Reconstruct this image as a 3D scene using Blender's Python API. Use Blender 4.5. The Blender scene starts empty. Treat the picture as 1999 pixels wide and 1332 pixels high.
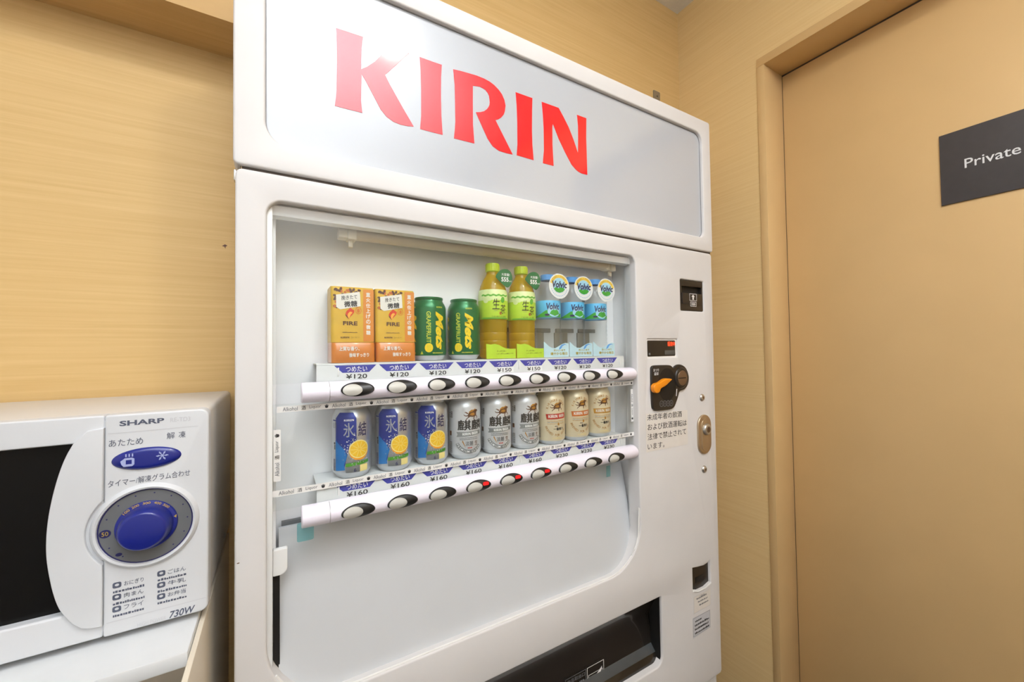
import bpy, bmesh, math, random
from math import sin, cos, pi, radians
from mathutils import Vector, Matrix
from mathutils.geometry import tessellate_polygon
random.seed(7)
S = bpy.context.scene
COL = S.collection
CZ = 1.220                       # camera height; most heights below are relative to it

# ------------------------------------------------------------------ camera
FPX, YAW, PITCH, ROLL = 773.18, 0.53266281, 0.02273532, 0.0136944
cyw, syw, cp, sp, cr, sr = cos(YAW), sin(YAW), cos(PITCH), sin(PITCH), cos(ROLL), sin(ROLL)
FWD = Vector((syw * cp, cyw * cp, sp)); RGT0 = Vector((cyw, -syw, 0)); DWN0 = FWD.cross(RGT0)
RGT = cr * RGT0 + sr * DWN0
DWN = -sr * RGT0 + cr * DWN0
CAM = Vector((0, -0.70, CZ))
cam = bpy.data.cameras.new('camera')
cam.sensor_width = 36.0
cam.lens = FPX / 1999.0 * 36.0
cam.clip_start = 0.01
camo = bpy.data.objects.new('camera', cam)
COL.objects.link(camo)
m = Matrix.Identity(4)
for i in range(3):
    m[i][0] = RGT[i]; m[i][1] = -DWN[i]; m[i][2] = -FWD[i]; m[i][3] = CAM[i]
camo.matrix_world = m
S.camera = camo

def ray(px, py):
    return RGT * ((px - 999.5) / FPX) + DWN * ((py - 666) / FPX) + FWD
def P(px, py, y):                 # point of the plane y = const seen at that pixel -> (x, height rel. camera)
    d = ray(px, py); t = (y - CAM.y) / d.y
    return (CAM.x + t * d.x, t * d.z)

# ------------------------------------------------------------------ world, lights, exposure
S.view_settings.view_transform = 'Standard'
S.view_settings.look = 'None'
S.view_settings.gamma = 1.0
S.view_settings.use_curve_mapping = False
S.view_settings.exposure = -0.11
w = bpy.data.worlds.new('world'); S.world = w; w.use_nodes = True
w.node_tree.nodes['Background'].inputs[0].default_value = (0.9, 0.93, 1.0, 1)
w.node_tree.nodes['Background'].inputs[1].default_value = 0.25

def light(name, kind, loc, energy, color=(1, 1, 1), **kw):
    l = bpy.data.lights.new(name, kind); l.energy = energy; l.color = color
    for k, v in kw.items(): setattr(l, k, v)
    o = bpy.data.objects.new(name, l); o.location = loc; COL.objects.link(o)
    return o
# the photographer's flash, bounced off the white ceiling
fl = light('flash', 'SPOT', (0.03, -0.86, CZ + 0.22), 590, (0.88, 0.96, 1.08), spot_size=radians(96), spot_blend=1.0, shadow_soft_size=0.03)
fl.rotation_euler = (Vector((0.02, -1.40, CZ + 1.32)) - fl.location).to_track_quat('-Z', 'Y').to_euler()
# recessed ceiling downlight
dl = light('downlight', 'AREA', (0.422, -0.947, CZ + 1.312), 6, (1.0, 0.93, 0.83), shape='DISK', size=0.085)

# ------------------------------------------------------------------ materials
def lin(c): return tuple(((x / 255) / 12.92 if x / 255 <= .04045 else ((x / 255 + .055) / 1.055) ** 2.4) for x in c)
MATS = {}
def mat(name, rgb, rough=0.5, metal=0.0, var=0.04, scale=40, bump=0.0, coat=0.0, spec=0.5, coat_rough=0.05):
    if name in MATS: return MATS[name]
    mt = bpy.data.materials.new(name); mt.use_nodes = True
    nt = mt.node_tree; b = nt.nodes['Principled BSDF']
    c = lin(rgb)
    tc = nt.nodes.new('ShaderNodeTexCoord'); nz = nt.nodes.new('ShaderNodeTexNoise')
    nz.inputs['Scale'].default_value = scale; nz.inputs['Detail'].default_value = 3
    nt.links.new(tc.outputs['Object'], nz.inputs['Vector'])
    rmp = nt.nodes.new('ShaderNodeValToRGB')
    rmp.color_ramp.elements[0].position = .3; rmp.color_ramp.elements[1].position = .7
    rmp.color_ramp.elements[0].color = (*[x * (1 - var) for x in c], 1)
    rmp.color_ramp.elements[1].color = (*[min(1, x * (1 + var)) for x in c], 1)
    nt.links.new(nz.outputs['Fac'], rmp.inputs['Fac']); nt.links.new(rmp.outputs['Color'], b.inputs['Base Color'])
    b.inputs['Roughness'].default_value = rough; b.inputs['Metallic'].default_value = metal
    b.inputs['Specular IOR Level'].default_value = spec
    b.inputs['Coat Weight'].default_value = coat; b.inputs['Coat Roughness'].default_value = coat_rough
    if bump:
        bp = nt.nodes.new('ShaderNodeBump'); bp.inputs['Strength'].default_value = bump; bp.inputs['Distance'].default_value = .002
        nt.links.new(nz.outputs['Fac'], bp.inputs['Height']); nt.links.new(bp.outputs['Normal'], b.inputs['Normal'])
    MATS[name] = mt
    return mt
def emat(name, rgb, strength):
    mt = mat(name, rgb, .4)
    b = mt.node_tree.nodes['Principled BSDF']
    b.inputs['Emission Color'].default_value = (*lin(rgb), 1); b.inputs['Emission Strength'].default_value = strength
    return mt
def glassmat(name, tint, gloss=0.6, rough=0.02, body=None, bodyfac=0.0):
    """thin clear sheet: see-through plus a Fresnel reflection; optional dyed body"""
    mt = bpy.data.materials.new(name); mt.use_nodes = True; nt = mt.node_tree
    for n in list(nt.nodes): nt.nodes.remove(n)
    out = nt.nodes.new('ShaderNodeOutputMaterial'); tr = nt.nodes.new('ShaderNodeBsdfTransparent'); gl = nt.nodes.new('ShaderNodeBsdfGlossy')
    lw = nt.nodes.new('ShaderNodeLayerWeight'); lw.inputs['Blend'].default_value = .5
    pw = nt.nodes.new('ShaderNodeMath'); pw.operation = 'POWER'; pw.inputs[1].default_value = 5; nt.links.new(lw.outputs['Facing'], pw.inputs[0])
    fr = nt.nodes.new('ShaderNodeMapRange'); fr.inputs['To Min'].default_value = .035; nt.links.new(pw.outputs[0], fr.inputs['Value']); mx = nt.nodes.new('ShaderNodeMixShader')
    ml = nt.nodes.new('ShaderNodeMath'); ml.operation = 'MULTIPLY'; ml.inputs[1].default_value = gloss
    nz = nt.nodes.new('ShaderNodeTexNoise'); nz.inputs['Scale'].default_value = 6
    mr = nt.nodes.new('ShaderNodeMapRange'); mr.inputs['To Min'].default_value = rough; mr.inputs['To Max'].default_value = rough * 1.5
    nt.links.new(nz.outputs['Fac'], mr.inputs['Value']); nt.links.new(mr.outputs['Result'], gl.inputs['Roughness'])
    tr.inputs['Color'].default_value = (*tint, 1)
    nt.links.new(fr.outputs['Result'], ml.inputs[0]); nt.links.new(ml.outputs[0], mx.inputs['Fac'])
    base = tr
    if body:
        df = nt.nodes.new('ShaderNodeBsdfDiffuse'); df.inputs['Color'].default_value = (*lin(body), 1)
        tl = nt.nodes.new('ShaderNodeBsdfTranslucent'); tl.inputs['Color'].default_value = (*lin(body), 1)
        m1 = nt.nodes.new('ShaderNodeMixShader'); m1.inputs['Fac'].default_value = .5
        nt.links.new(df.outputs[0], m1.inputs[1]); nt.links.new(tl.outputs[0], m1.inputs[2])
        m2 = nt.nodes.new('ShaderNodeMixShader'); m2.inputs['Fac'].default_value = bodyfac
        nt.links.new(tr.outputs[0], m2.inputs[1]); nt.links.new(m1.outputs[0], m2.inputs[2]); base = m2
    nt.links.new(base.outputs[0], mx.inputs[1]); nt.links.new(gl.outputs[0], mx.inputs[2])
    nt.links.new(mx.outputs[0], out.inputs['Surface'])
    MATS[name] = mt
    return mt
def woodmat(name, a, b, sc, bump=.25, rough=.55, c=None):
    mt = bpy.data.materials.new(name); mt.use_nodes = True; nt = mt.node_tree; bs = nt.nodes['Principled BSDF']
    g = nt.nodes.new('ShaderNodeNewGeometry'); mp = nt.nodes.new('ShaderNodeMapping'); mp.inputs['Scale'].default_value = sc
    nt.links.new(g.outputs['Position'], mp.inputs['Vector'])
    n1 = nt.nodes.new('ShaderNodeTexNoise'); n1.inputs['Scale'].default_value = 1.0; n1.inputs['Detail'].default_value = 6; n1.inputs['Roughness'].default_value = .65
    n1.inputs['Distortion'].default_value = .35
    nt.links.new(mp.outputs[0], n1.inputs['Vector'])
    r = nt.nodes.new('ShaderNodeValToRGB'); r.color_ramp.elements[0].position = .32; r.color_ramp.elements[1].position = .68
    r.color_ramp.elements[0].color = (*lin(a), 1); r.color_ramp.elements[1].color = (*lin(b), 1)
    nt.links.new(n1.outputs['Fac'], r.inputs['Fac']); nt.links.new(r.outputs['Color'], bs.inputs['Base Color'])
    bp = nt.nodes.new('ShaderNodeBump'); bp.inputs['Strength'].default_value = bump; bp.inputs['Distance'].default_value = .0006
    nt.links.new(n1.outputs['Fac'], bp.inputs['Height']); nt.links.new(bp.outputs['Normal'], bs.inputs['Normal'])
    bs.inputs['Roughness'].default_value = rough; bs.inputs['Specular IOR Level'].default_value = .35
    MATS[name] = mt
    return mt
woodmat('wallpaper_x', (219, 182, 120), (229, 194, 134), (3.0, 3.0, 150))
woodmat('wallpaper_side_lit', (235, 202, 143), (242, 212, 156), (3.0, 3.0, 150))  # same paper as the back wall, with light on the right wall painted in
woodmat('soffit_wood', (206, 166, 108), (216, 178, 120), (3.0, 150, 3.0))
mat('door_paint', (219, 183, 128), .45, var=.02, scale=6, bump=.03)
mat('frame_paint', (222, 187, 132), .42, var=.02, scale=8)
mat('ceiling_white', (238, 236, 232), .8, var=.02, scale=90, bump=.1)
mat('floor_vinyl', (58, 46, 37), .5, var=.15, scale=14)
mat('far_wall', (242, 238, 232), .7, var=.04, scale=5)
mat('cabinet_paint', (224, 221, 219), .5, var=.015, scale=12, spec=.3)
mat('seam_dark', (84, 73, 64), .6)
mat('edge_shade_grey', (150, 150, 152), .6)
mat('inside_white', (247, 247, 248), .45, var=.015, scale=9)
mat('panel_grey', (204, 206, 208), .45, var=.015, scale=9)
mat('cover_white', (238, 238, 236), .35, var=.01, scale=9)
mat('panel_acrylic', (190, 194, 200), .11, var=.01, scale=3, coat=.4, coat_rough=.03, spec=.65)
mat('letter_red', (236, 30, 40), .11, var=.015, scale=10, coat=.4, coat_rough=.03, spec=.65)
mat('bar_lavender', (244, 238, 250), .32, var=.012, scale=10, coat=.3)
mat('bezel_black', (38, 37, 36), .35, var=.1)
mat('bezel_rim', (120, 118, 114), .4, metal=.5)
mat('button_grey', (206, 204, 196), .4, var=.02)
emat('soldout_red', (225, 25, 30), .35)
mat('strip_white', (226, 228, 228), .4, var=.015)
mat('price_blue', (62, 66, 168), .45, var=.03)
mat('ink_black', (40, 40, 42), .6)
mat('ink_grey', (110, 112, 116), .6)
mat('ink_white', (244, 244, 244), .6)
mat('tape_white', (236, 234, 230), .45, var=.02)
mat('tube_beige', (214, 200, 178), .4, var=.02)
mat('socket_cream', (228, 218, 198), .45)
mat('black_plastic', (34, 29, 26), .35, var=.15, coat=.2)
mat('black_deep', (14, 12, 11), .6)
emat('led_red', (255, 70, 35), 1.6)
mat('lcd_grey', (84, 84, 82), .3)
mat('orange_lever', (250, 150, 20), .35, coat=.2)
mat('plate_brown', (134, 112, 92), .35, metal=.7)
mat('brass_steel', (196, 178, 152), .32, metal=.85, var=.05)
mat('steel', (206, 204, 200), .28, metal=.9, var=.05)
mat('sticker', (232, 226, 218), .5, var=.02)
mat('paper_grey', (206, 206, 210), .6, var=.03)
mat('flap_dark', (40, 36, 32), .22, var=.2, scale=5, coat=.5)
mat('flap_grey', (72, 76, 78), .35, var=.08)
mat('lip_white', (238, 236, 232), .4)
glassmat('display_glass', (.985, .995, .99), gloss=.8)
glassmat('cyan_tape', (.55, .86, .88), gloss=.5, rough=.2, body=(120, 200, 205), bodyfac=.35)
mat('mw_white', (216, 218, 221), .4, var=.012, scale=10, bump=.02)
mat('mw_cream', (222, 217, 210), .45, var=.012, scale=10, bump=.02)
mat('mw_glass', (9, 9, 9), .3, var=.1, spec=.25)
mat('mw_inner', (146, 144, 138), .5)
mat('mw_blue', (22, 36, 132), .3, var=.04, coat=.35)
mat('mw_grey', (108, 110, 112), .5, var=.05)
mat('mw_ink', (86, 92, 110), .6)
mat('label_blue', (150, 160, 178), .6)
mat('mw_gold', (190, 160, 70), .5)
mat('icon_pale', (170, 180, 224), .5)
mat('rack_white', (220, 222, 223), .4, var=.015)
mat('rack_cream', (226, 214, 194), .5, var=.02, scale=6)
mat('sign_dark', (66, 62, 62), .5, var=.05, scale=60)
mat('sign_ink', (226, 226, 226), .5)
mat('bracket_metal', (150, 138, 118), .5, metal=.4)
# products
mat('can_silver', (206, 208, 212), .3, metal=.75, var=.03)
mat('can_green', (8, 112, 58), .3, metal=.35, var=.04, coat=.3)
mat('can_white', (222, 224, 228), .32, metal=.35, var=.02, coat=.2)
mat('can_cream', (236, 222, 190), .34, metal=.25, var=.02, coat=.2)
mat('p_yellow', (246, 214, 26), .45)
mat('p_lime', (196, 210, 60), .45)
mat('p_blue', (26, 48, 142), .38, metal=.2, var=.08)
mat('p_blue2', (26, 120, 196), .4, metal=.1, var=.1)
mat('p_navy', (34, 34, 92), .5)
mat('p_silver', (176, 180, 184), .4, metal=.5, var=.12, scale=300)
mat('p_orange', (246, 160, 20), .45)
mat('p_lemon', (250, 200, 40), .45, var=.06, scale=500)
mat('p_pith', (252, 232, 150), .5)
mat('p_leaf', (70, 150, 34), .5, var=.15, scale=200)
mat('p_gold', (190, 134, 52), .42, metal=.2, var=.1, scale=300)
mat('p_brown', (96, 60, 40), .5, var=.15, scale=300)
mat('p_red', (190, 50, 36), .45)
mat('p_rust', (206, 112, 46), .45)
mat('p_ochre', (190, 138, 52), .45)
mat('p_ribbon', (136, 140, 142), .4, metal=.3)
mat('c_mustard', (222, 178, 48), .42, var=.05, scale=60, coat=.2)
mat('c_orange', (226, 142, 46), .42, var=.04, coat=.3)
mat('c_band', (216, 128, 40), .3, var=.04, coat=.6)
mat('c_card', (240, 236, 226), .55)
mat('c_flame', (222, 66, 26), .45)
mat('c_flame2', (250, 176, 60), .45)
mat('t_lime', (190, 224, 60), .45, var=.06, scale=60)
mat('t_pale', (226, 240, 170), .45, var=.08, scale=80)
mat('t_cap', (186, 206, 40), .4)
mat('t_tag', (24, 112, 66), .45, var=.04)
mat('t_green', (98, 182, 60), .45, var=.1)
glassmat('tea_liquid', (.99, .92, .45), gloss=.9, rough=.05, body=(244, 204, 44), bodyfac=.62)
glassmat('water_clear', (.95, .97, .97), gloss=1.0, rough=.03, body=(224, 230, 232), bodyfac=.09)
mat('v_blue', (96, 192, 240), .45, var=.05)
mat('v_cap', (92, 164, 232), .4)
mat('v_sky', (170, 220, 244), .45)
mat('v_green', (60, 168, 60), .45, var=.1)
mat('v_yellow', (246, 212, 96), .45)
mat('v_white', (238, 240, 240), .45)
mat('v_card', (196, 228, 240), .45)
mat('v_gold', (186, 166, 60), .5)
mat('holder_grey', (150, 140, 124), .5, var=.05)

# ------------------------------------------------------------------ mesh helpers
PRINTS = {'panel_print', 'coin_marks', 'label_print', 'front_print', 'button_icons', 'dial_numbers', 'flap_pictogram', 'bill_mark', 'sign_lettering', 'lit_readout'}
class MB:
    def __init__(s): s.v = []; s.f = []; s.m = []; s.mats = []
    def mi(s, name):
        if name not in s.mats: s.mats.append(name)
        return s.mats.index(name)
    def add(s, vs, fs, mname):
        o = len(s.v); k = s.mi(mname)
        s.v += [tuple(v) for v in vs]; s.f += [tuple(i + o for i in f) for f in fs]; s.m += [k] * len(fs)
    def build(s, name, parent=None, origin=None, angle=35, kind=None):
        me = bpy.data.meshes.new(name)
        if origin is None: origin = parent_origin(parent)
        ox, oy, oz = origin
        me.from_pydata([(x - ox, y - oy, z - oz) for x, y, z in s.v], [], s.f)
        for n in s.mats: me.materials.append(MATS[n])
        me.polygons.foreach_set('material_index', s.m)
        bm = bmesh.new(); bm.from_mesh(me)
        bmesh.ops.delete(bm, geom=[v for v in bm.verts if not v.link_faces], context='VERTS'); bmesh.ops.remove_doubles(bm, verts=bm.verts, dist=1e-6)
        bmesh.ops.recalc_face_normals(bm, faces=bm.faces); bm.to_mesh(me); bm.free()
        me.polygons.foreach_set('use_smooth', [True] * len(me.polygons))
        me.set_sharp_from_angle(angle=radians(angle))
        o = bpy.data.objects.new(name, me); COL.objects.link(o)
        if parent is not None: o.parent = parent
        else: o.location = origin
        if kind: o['kind'] = kind
        elif name in PRINTS: o['kind'] = 'stuff'
        return o
def parent_origin(p):
    if p is None: return (0, 0, 0)
    q = p
    x = Vector((0, 0, 0))
    while q is not None: x += q.location; q = q.parent
    return tuple(x)
def thing(name, label, cat, loc, group=None):
    o = bpy.data.objects.new(name, None); o.empty_display_size = .05; COL.objects.link(o); o.location = loc
    return tag(o, label, cat, group)
def tag(o, label, cat, group=None):
    o['label'] = label; o['category'] = cat
    if group: o['group'] = group
    return o

XZ = lambda u, v, d: (u, d, v + CZ)          # faces the camera (-y); heights relative to the camera
def rrect(x0, x1, z0, z1, r, n=6):
    rs = r if isinstance(r, (tuple, list)) else (r, r, r, r)   # bl, br, tr, tl
    out = []
    for (cx, cz, a0, rr) in ((x0 + rs[0], z0 + rs[0], pi, rs[0]), (x1 - rs[1], z0 + rs[1], 1.5 * pi, rs[1]),
                             (x1 - rs[2], z1 - rs[2], 0, rs[2]), (x0 + rs[3], z1 - rs[3], .5 * pi, rs[3])):
        for k in range(n + 1):
            a = a0 + k / n * pi / 2
            out.append((cx + rr * cos(a), cz + rr * sin(a)))
    return out
def ellipse(cx, cz, rx, rz, n=32, tilt=0.0):
    return [(cx + rx * cos(a) * cos(tilt) - rz * sin(a) * sin(tilt), cz + rx * cos(a) * sin(tilt) + rz * sin(a) * cos(tilt))
            for a in (2 * pi * k / n for k in range(n))]
def area2(l): return sum(l[i][0] * l[(i + 1) % len(l)][1] - l[(i + 1) % len(l)][0] * l[i][1] for i in range(len(l)))
def ccw(l): return list(l) if area2(l) > 0 else list(reversed(l))
def offset(l, d):
    """move a CCW loop inward by d"""
    n = len(l); out = []
    for i in range(n):
        a, b, c = l[i - 1], l[i], l[(i + 1) % n]
        e1 = Vector((b[0] - a[0], b[1] - a[1])); e2 = Vector((c[0] - b[0], c[1] - b[1]))
        if e1.length < 1e-9: e1 = e2
        if e2.length < 1e-9: e2 = e1
        n1 = Vector((-e1.y, e1.x)).normalized(); n2 = Vector((-e2.y, e2.x)).normalized()
        nn = n1 + n2
        if nn.length < 1e-6: nn = n1
        nn.normalize(); k = d / max(.35, nn.dot(n1))
        out.append((b[0] + nn.x * k, b[1] + nn.y * k))
    return out
def smooth(l, n=2):
    for _ in range(n):
        o = []
        for i in range(len(l)):
            (a, b), (c, d) = l[i], l[(i + 1) % len(l)]
            o += [(a * .75 + c * .25, b * .75 + d * .25), (a * .25 + c * .75, b * .25 + d * .75)]
        l = o
    return l
def tess(loops):
    idx = tessellate_polygon([[Vector((x, z, 0)) for x, z in l] for l in loops])
    return [tuple(t) for t in idx]
def plate(mb, outer, holes=(), d0=0.0, d1=.02, bev=.0, mname='cabinet_paint', mp=XZ, back=True, wall=None, steps=3):
    outer = ccw(outer); holes = [ccw(h) for h in holes]
    sg = 1 if d1 > d0 else -1
    ks = range(steps + 1) if bev > 0 else [0]
    rings = []
    for l, s in [(outer, 1)] + [(h, -1) for h in holes]:
        rr = []
        for k in ks:
            a = (k / steps * pi / 2) if bev > 0 else 0
            off = bev * (1 - sin(a)); dep = d0 + sg * bev * (1 - cos(a))
            rr.append([(u, v, dep) for u, v in (offset(l, s * off) if off > 1e-9 else l)])
        rr.append([(u, v, d1) for u, v in l])
        rings.append(rr)
    front = [[(u, v) for u, v, _ in rr[0]] for rr in rings]
    mb.add([mp(u, v, d) for rr in rings for u, v, d in rr[0]], tess(front), mname)
    for i, rr in enumerate(rings):
        n = len(rr[0])
        for a, b in zip(rr[:-1], rr[1:]):
            vs = [mp(*p) for p in a] + [mp(*p) for p in b]
            mb.add(vs, [(j, (j + 1) % n, n + (j + 1) % n, n + j) for j in range(n)], (wall if wall and i > 0 else mname))
    if back:
        mb.add([mp(u, v, d) for rr in rings for u, v, d in rr[-1]], tess([[(u, v) for u, v, _ in rr[-1]] for rr in rings]), mname)
def flat(mb, loop, d, mname, mp=XZ, holes=()):
    loops = [ccw(loop)] + [ccw(h) for h in holes]
    mb.add([mp(u, v, d) for l in loops for u, v in l], tess(loops), mname)
def box(mb, x0, x1, y0, y1, z0, z1, mname, bev=0.0, seg=2, rel=True):
    bm = bmesh.new(); bmesh.ops.create_cube(bm, size=1)
    dz = CZ if rel else 0
    for v in bm.verts:
        v.co = Vector((x0 + (v.co.x + .5) * (x1 - x0), y0 + (v.co.y + .5) * (y1 - y0), dz + z0 + (v.co.z + .5) * (z1 - z0)))
    if bev: bmesh.ops.bevel(bm, geom=bm.edges[:], offset=bev, segments=seg, profile=.5, affect='EDGES')
    bm.verts.index_update()
    mb.add([v.co[:] for v in bm.verts], [tuple(v.index for v in f.verts) for f in bm.faces], mname); bm.free()
def lathe(mb, prof, cx, cy, z0, mname, n=40, a0=0, a1=2 * pi, sx=1, sy=1):
    full = abs(a1 - a0 - 2 * pi) < 1e-6
    cols = n if full else n + 1
    vs = []
    for r, z in prof:
        for k in range(cols):
            a = a0 + (a1 - a0) * k / n
            vs.append((cx + sx * r * sin(a), cy - sy * r * cos(a), z0 + z))
    fs = []
    for i in range(len(prof) - 1):
        for k in range(n):
            b, c = i * cols + k, i * cols + (k + 1) % cols
            fs.append((b, c, c + cols, b + cols))
    mb.add(vs, fs, mname)
def tube(mb, pts, r, mname, n=10):
    pts = [Vector(p) for p in pts]; rings = []
    for i, p in enumerate(pts):
        t = (pts[min(i + 1, len(pts) - 1)] - pts[max(i - 1, 0)]).normalized()
        a = t.orthogonal().normalized(); b = t.cross(a)
        rings.append([tuple(p + r * (cos(2 * pi * k / n) * a + sin(2 * pi * k / n) * b)) for k in range(n)])
    vs = [v for q in rings for v in q]; fs = []
    for i in range(len(rings) - 1):
        for k in range(n): fs.append((i * n + k, i * n + (k + 1) % n, (i + 1) * n + (k + 1) % n, (i + 1) * n + k))
    fs += [tuple(range(n)), tuple(range((len(rings) - 1) * n, len(rings) * n))]
    mb.add(vs, fs, mname)
def dome(mb, cx, cz, rx, rz, d0, h, mname, mp=XZ, n=32, rings=5, tilt=0.0, flat_top=.0):
    """low cushion on an ellipse, rising from depth d0 by h towards the viewer"""
    loops = []
    for k in range(rings + 1):
        a = k / rings * pi / 2
        s = flat_top + (1 - flat_top) * cos(a)
        if k == rings and flat_top == 0: s = .02
        loops.append([(u, v, d0 - h * sin(a)) for u, v in ellipse(cx, cz, rx * s, rz * s, n, tilt)])
    vs = [mp(*p) for l in loops for p in l]; fs = []
    for i in range(rings):
        for j in range(n): fs.append((i * n + j, i * n + (j + 1) % n, (i + 1) * n + (j + 1) % n, (i + 1) * n + j))
    fs.append(tuple(range(rings * n, (rings + 1) * n)))
    mb.add(vs, fs, mname)

# ------------------------------------------------------------------ lettering
_tc = {}
_cu = bpy.data.curves.new('lettering_source', 'FONT'); _cu.resolution_u = 3; _cu.fill_mode = 'FRONT'
_to = bpy.data.objects.new('lettering_source', _cu); COL.objects.link(_to)
def text_geo(s, bold=0.0, shear=0.0, space=1.0):
    key = (s, bold, shear, space)
    if key in _tc: return _tc[key]
    _cu.body = s; _cu.offset = bold; _cu.shear = shear; _cu.space_character = space
    bpy.context.view_layer.update()
    ev = _to.evaluated_get(bpy.context.evaluated_depsgraph_get()); me = ev.to_mesh()
    vs = [(v.co.x, v.co.y) for v in me.vertices]; fs = [tuple(p.vertices) for p in me.polygons]
    ev.to_mesh_clear()
    if vs:
        x0 = min(v[0] for v in vs); x1 = max(v[0] for v in vs); y0 = min(v[1] for v in vs); y1 = max(v[1] for v in vs)
        vs = [((x - x0) / max(1e-6, x1 - x0), (y - y0) / max(1e-6, y1 - y0)) for x, y in vs]
        asp = (x1 - x0) / max(1e-6, y1 - y0)
    else: asp = 1
    _tc[key] = (vs, fs, asp)
    return _tc[key]
def text(mb, s, x0, x1, z0, z1, d, mname, mp=XZ, bold=0.0, shear=0.0, keep=None, rot=0, skew=0.0, space=1.0, heavy=0.0):
    """fit the string's ink into the box; keep='h' keeps the height and centres; rot=±90 turns it; skew lifts the right end"""
    if bold and max(map(ord, s)) > 0x3000: heavy, bold = max(heavy, bold * abs(z1 - z0) * (.9 if not rot else .9 / len(s))), 0.0
    vs, fs, asp = text_geo(s, bold, shear, space)
    w_, h_ = x1 - x0, z1 - z0
    if keep == 'h':
        ww = (asp * h_); c = (x0 + x1) / 2; x0 = c - ww / 2; w_ = ww
    if keep == 'l': w_ = asp * h_
    out = []
    for u, v in vs:
        if rot == -90: u, v = v, 1 - u       # reads downwards
        elif rot == 90: u, v = 1 - v, u
        out.append((x0 + u * w_, z0 + v * h_ + skew * u * w_))
    shifts = [(0, 0)] if not heavy else [(0, 0), (-heavy, 0), (heavy, 0), (0, heavy), (0, -heavy)]
    for k, (dx, dz) in enumerate(shifts): mb.add([mp(u + dx, v + dz, d - .000004 * k) for u, v in out], fs, mname)
def bars(mb, x0, x1, z0, z1, d, mname, n=8, mp=XZ, seed=1):
    """a line of print too small to read"""
    rnd = random.Random(seed); x = x0
    while x < x1 - .0004:
        ww = (x1 - x0) / n * rnd.uniform(.5, 1.1); h = (z1 - z0) * rnd.uniform(.6, 1)
        flat(mb, [(x, z0), (min(x1, x + ww * .75), z0), (min(x1, x + ww * .75), z0 + h), (x, z0 + h)], d, mname, mp)
        x += ww

# traced wordmark: five letters in the header, reused small on the cans
Z = lambda pts: [P(620 + a / 3.57, 30 + b / 3.57, .0045) for a, b in pts]
LET = [Z(p) for p in (
 [(130,88),(222,118),(317,150),(311,190),(307,230),(305,300),(305,375),(345,358),(400,322),(450,272),(490,212),(565,238),(638,265),(600,297),(560,335),(515,375),(470,415),(500,475),(530,530),(600,655),(670,775),(630,772),(580,762),(530,742),(480,705),(440,655),(380,540),(335,455),(307,408),(305,500),(303,590),(306,630),(312,679),(216,655),(120,630),(128,570),(132,520),(135,330),(134,200)],
 [(712,290),(789,318),(866,345),(861,430),(860,560),(863,700),(872,833),(793,813),(715,792),(722,700),(722,520),(718,380)],
 [(945,375),(1000,388),(1060,405),(1110,420),(1160,440),(1200,462),(1230,485),(1262,518),(1285,550),(1302,590),(1310,630),(1305,670),(1297,692),(1280,712),(1262,724),(1240,730),(1290,830),(1360,970),(1320,962),(1265,945),(1220,912),(1185,860),(1140,760),(1103,675),(1135,674),(1160,668),(1178,655),(1190,640),(1198,622),(1200,605),(1195,560),(1185,540),(1170,520),(1150,507),(1130,497),(1082,490),(1082,600),(1083,760),(1093,893),(1022,875),(950,857),(957,790),(960,740),(958,600),(955,480)],
 [(1380,535),(1438,556),(1497,577),(1495,660),(1494,800),(1497,900),(1506,1010),(1447,992),(1388,975),(1393,900),(1392,750),(1387,620)],
 [(1562,602),(1622,624),(1680,645),(1715,710),(1750,780),(1785,870),(1815,960),(1816,850),(1815,770),(1808,693),(1840,705),(1873,717),(1872,850),(1876,980),(1880,1112),(1840,1102),(1818,1090),(1800,1075),(1770,1040),(1730,965),(1680,860),(1640,755),(1636,780),(1637,900),(1645,1050),(1608,1040),(1570,1030),(1578,940),(1576,800),(1570,690)])]
_ax = [p[0] for l in LET for p in l]; _az = [p[1] for l in LET for p in l]
LN = [[((x - min(_ax)) / (max(_ax) - min(_ax)), (z - min(_az)) / (max(_az) - min(_az))) for x, z in l] for l in LET]
def wordmark(mb, x0, x1, z0, z1, d, mname, mp=XZ):
    for l in LN: flat(mb, [(x0 + u * (x1 - x0), z0 + v * (z1 - z0)) for u, v in l], d, mname, mp)

# ================================================================== SETTING
YB, XW, YF, XL, ZC, ZF = .284, 1.36, -2.0, -1.5, 1.3206, -CZ
XD = 1.4725                                   # door leaf plane
def quad(mb, a, b, c, d, mname): mb.add([a, b, c, d], [(0, 1, 2, 3)], mname)
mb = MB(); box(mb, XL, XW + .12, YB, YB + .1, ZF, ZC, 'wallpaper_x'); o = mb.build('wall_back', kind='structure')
sc_ = MB(); x, z = P(438, 480, YB)
flat(sc_, [(x - .004, z - .001), (x + .001, z + .003), (x + .005, z + .001), (x + .002, z - .002), (x + .002, z - .006), (x, z - .002)], YB - .0005, 'p_brown'); sc_.build('scuff_mark', o)
DY0, DY1, DZ = -.031, -.93, .918            # door opening
FW = .023
mb = MB()
box(mb, XW, XD + .06, DY0 + FW, YB, ZF, ZC, 'wallpaper_side_lit')
box(mb, XW, XD + .06, DY1 - FW, DY0 + FW, DZ + FW + .005, ZC, 'wallpaper_side_lit')
box(mb, XW, XD + .06, YF, DY1 - FW, ZF, ZC, 'wallpaper_side_lit')
mb.build('wall_right', kind='structure')
mb = MB(); box(mb, XL, XD + .1, YF, YB + .1, ZC, ZC + .06, 'ceiling_white'); mb.build('ceiling', kind='structure')
mb = MB(); box(mb, XL, XD + .1, YF, YB + .1, ZF - .06, ZF, 'floor_vinyl'); mb.build('floor', kind='structure')
mb = MB(); box(mb, XL - .06, XL, YF, YB + .1, ZF, ZC, 'far_wall'); mb.build('wall_left', kind='structure')
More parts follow.
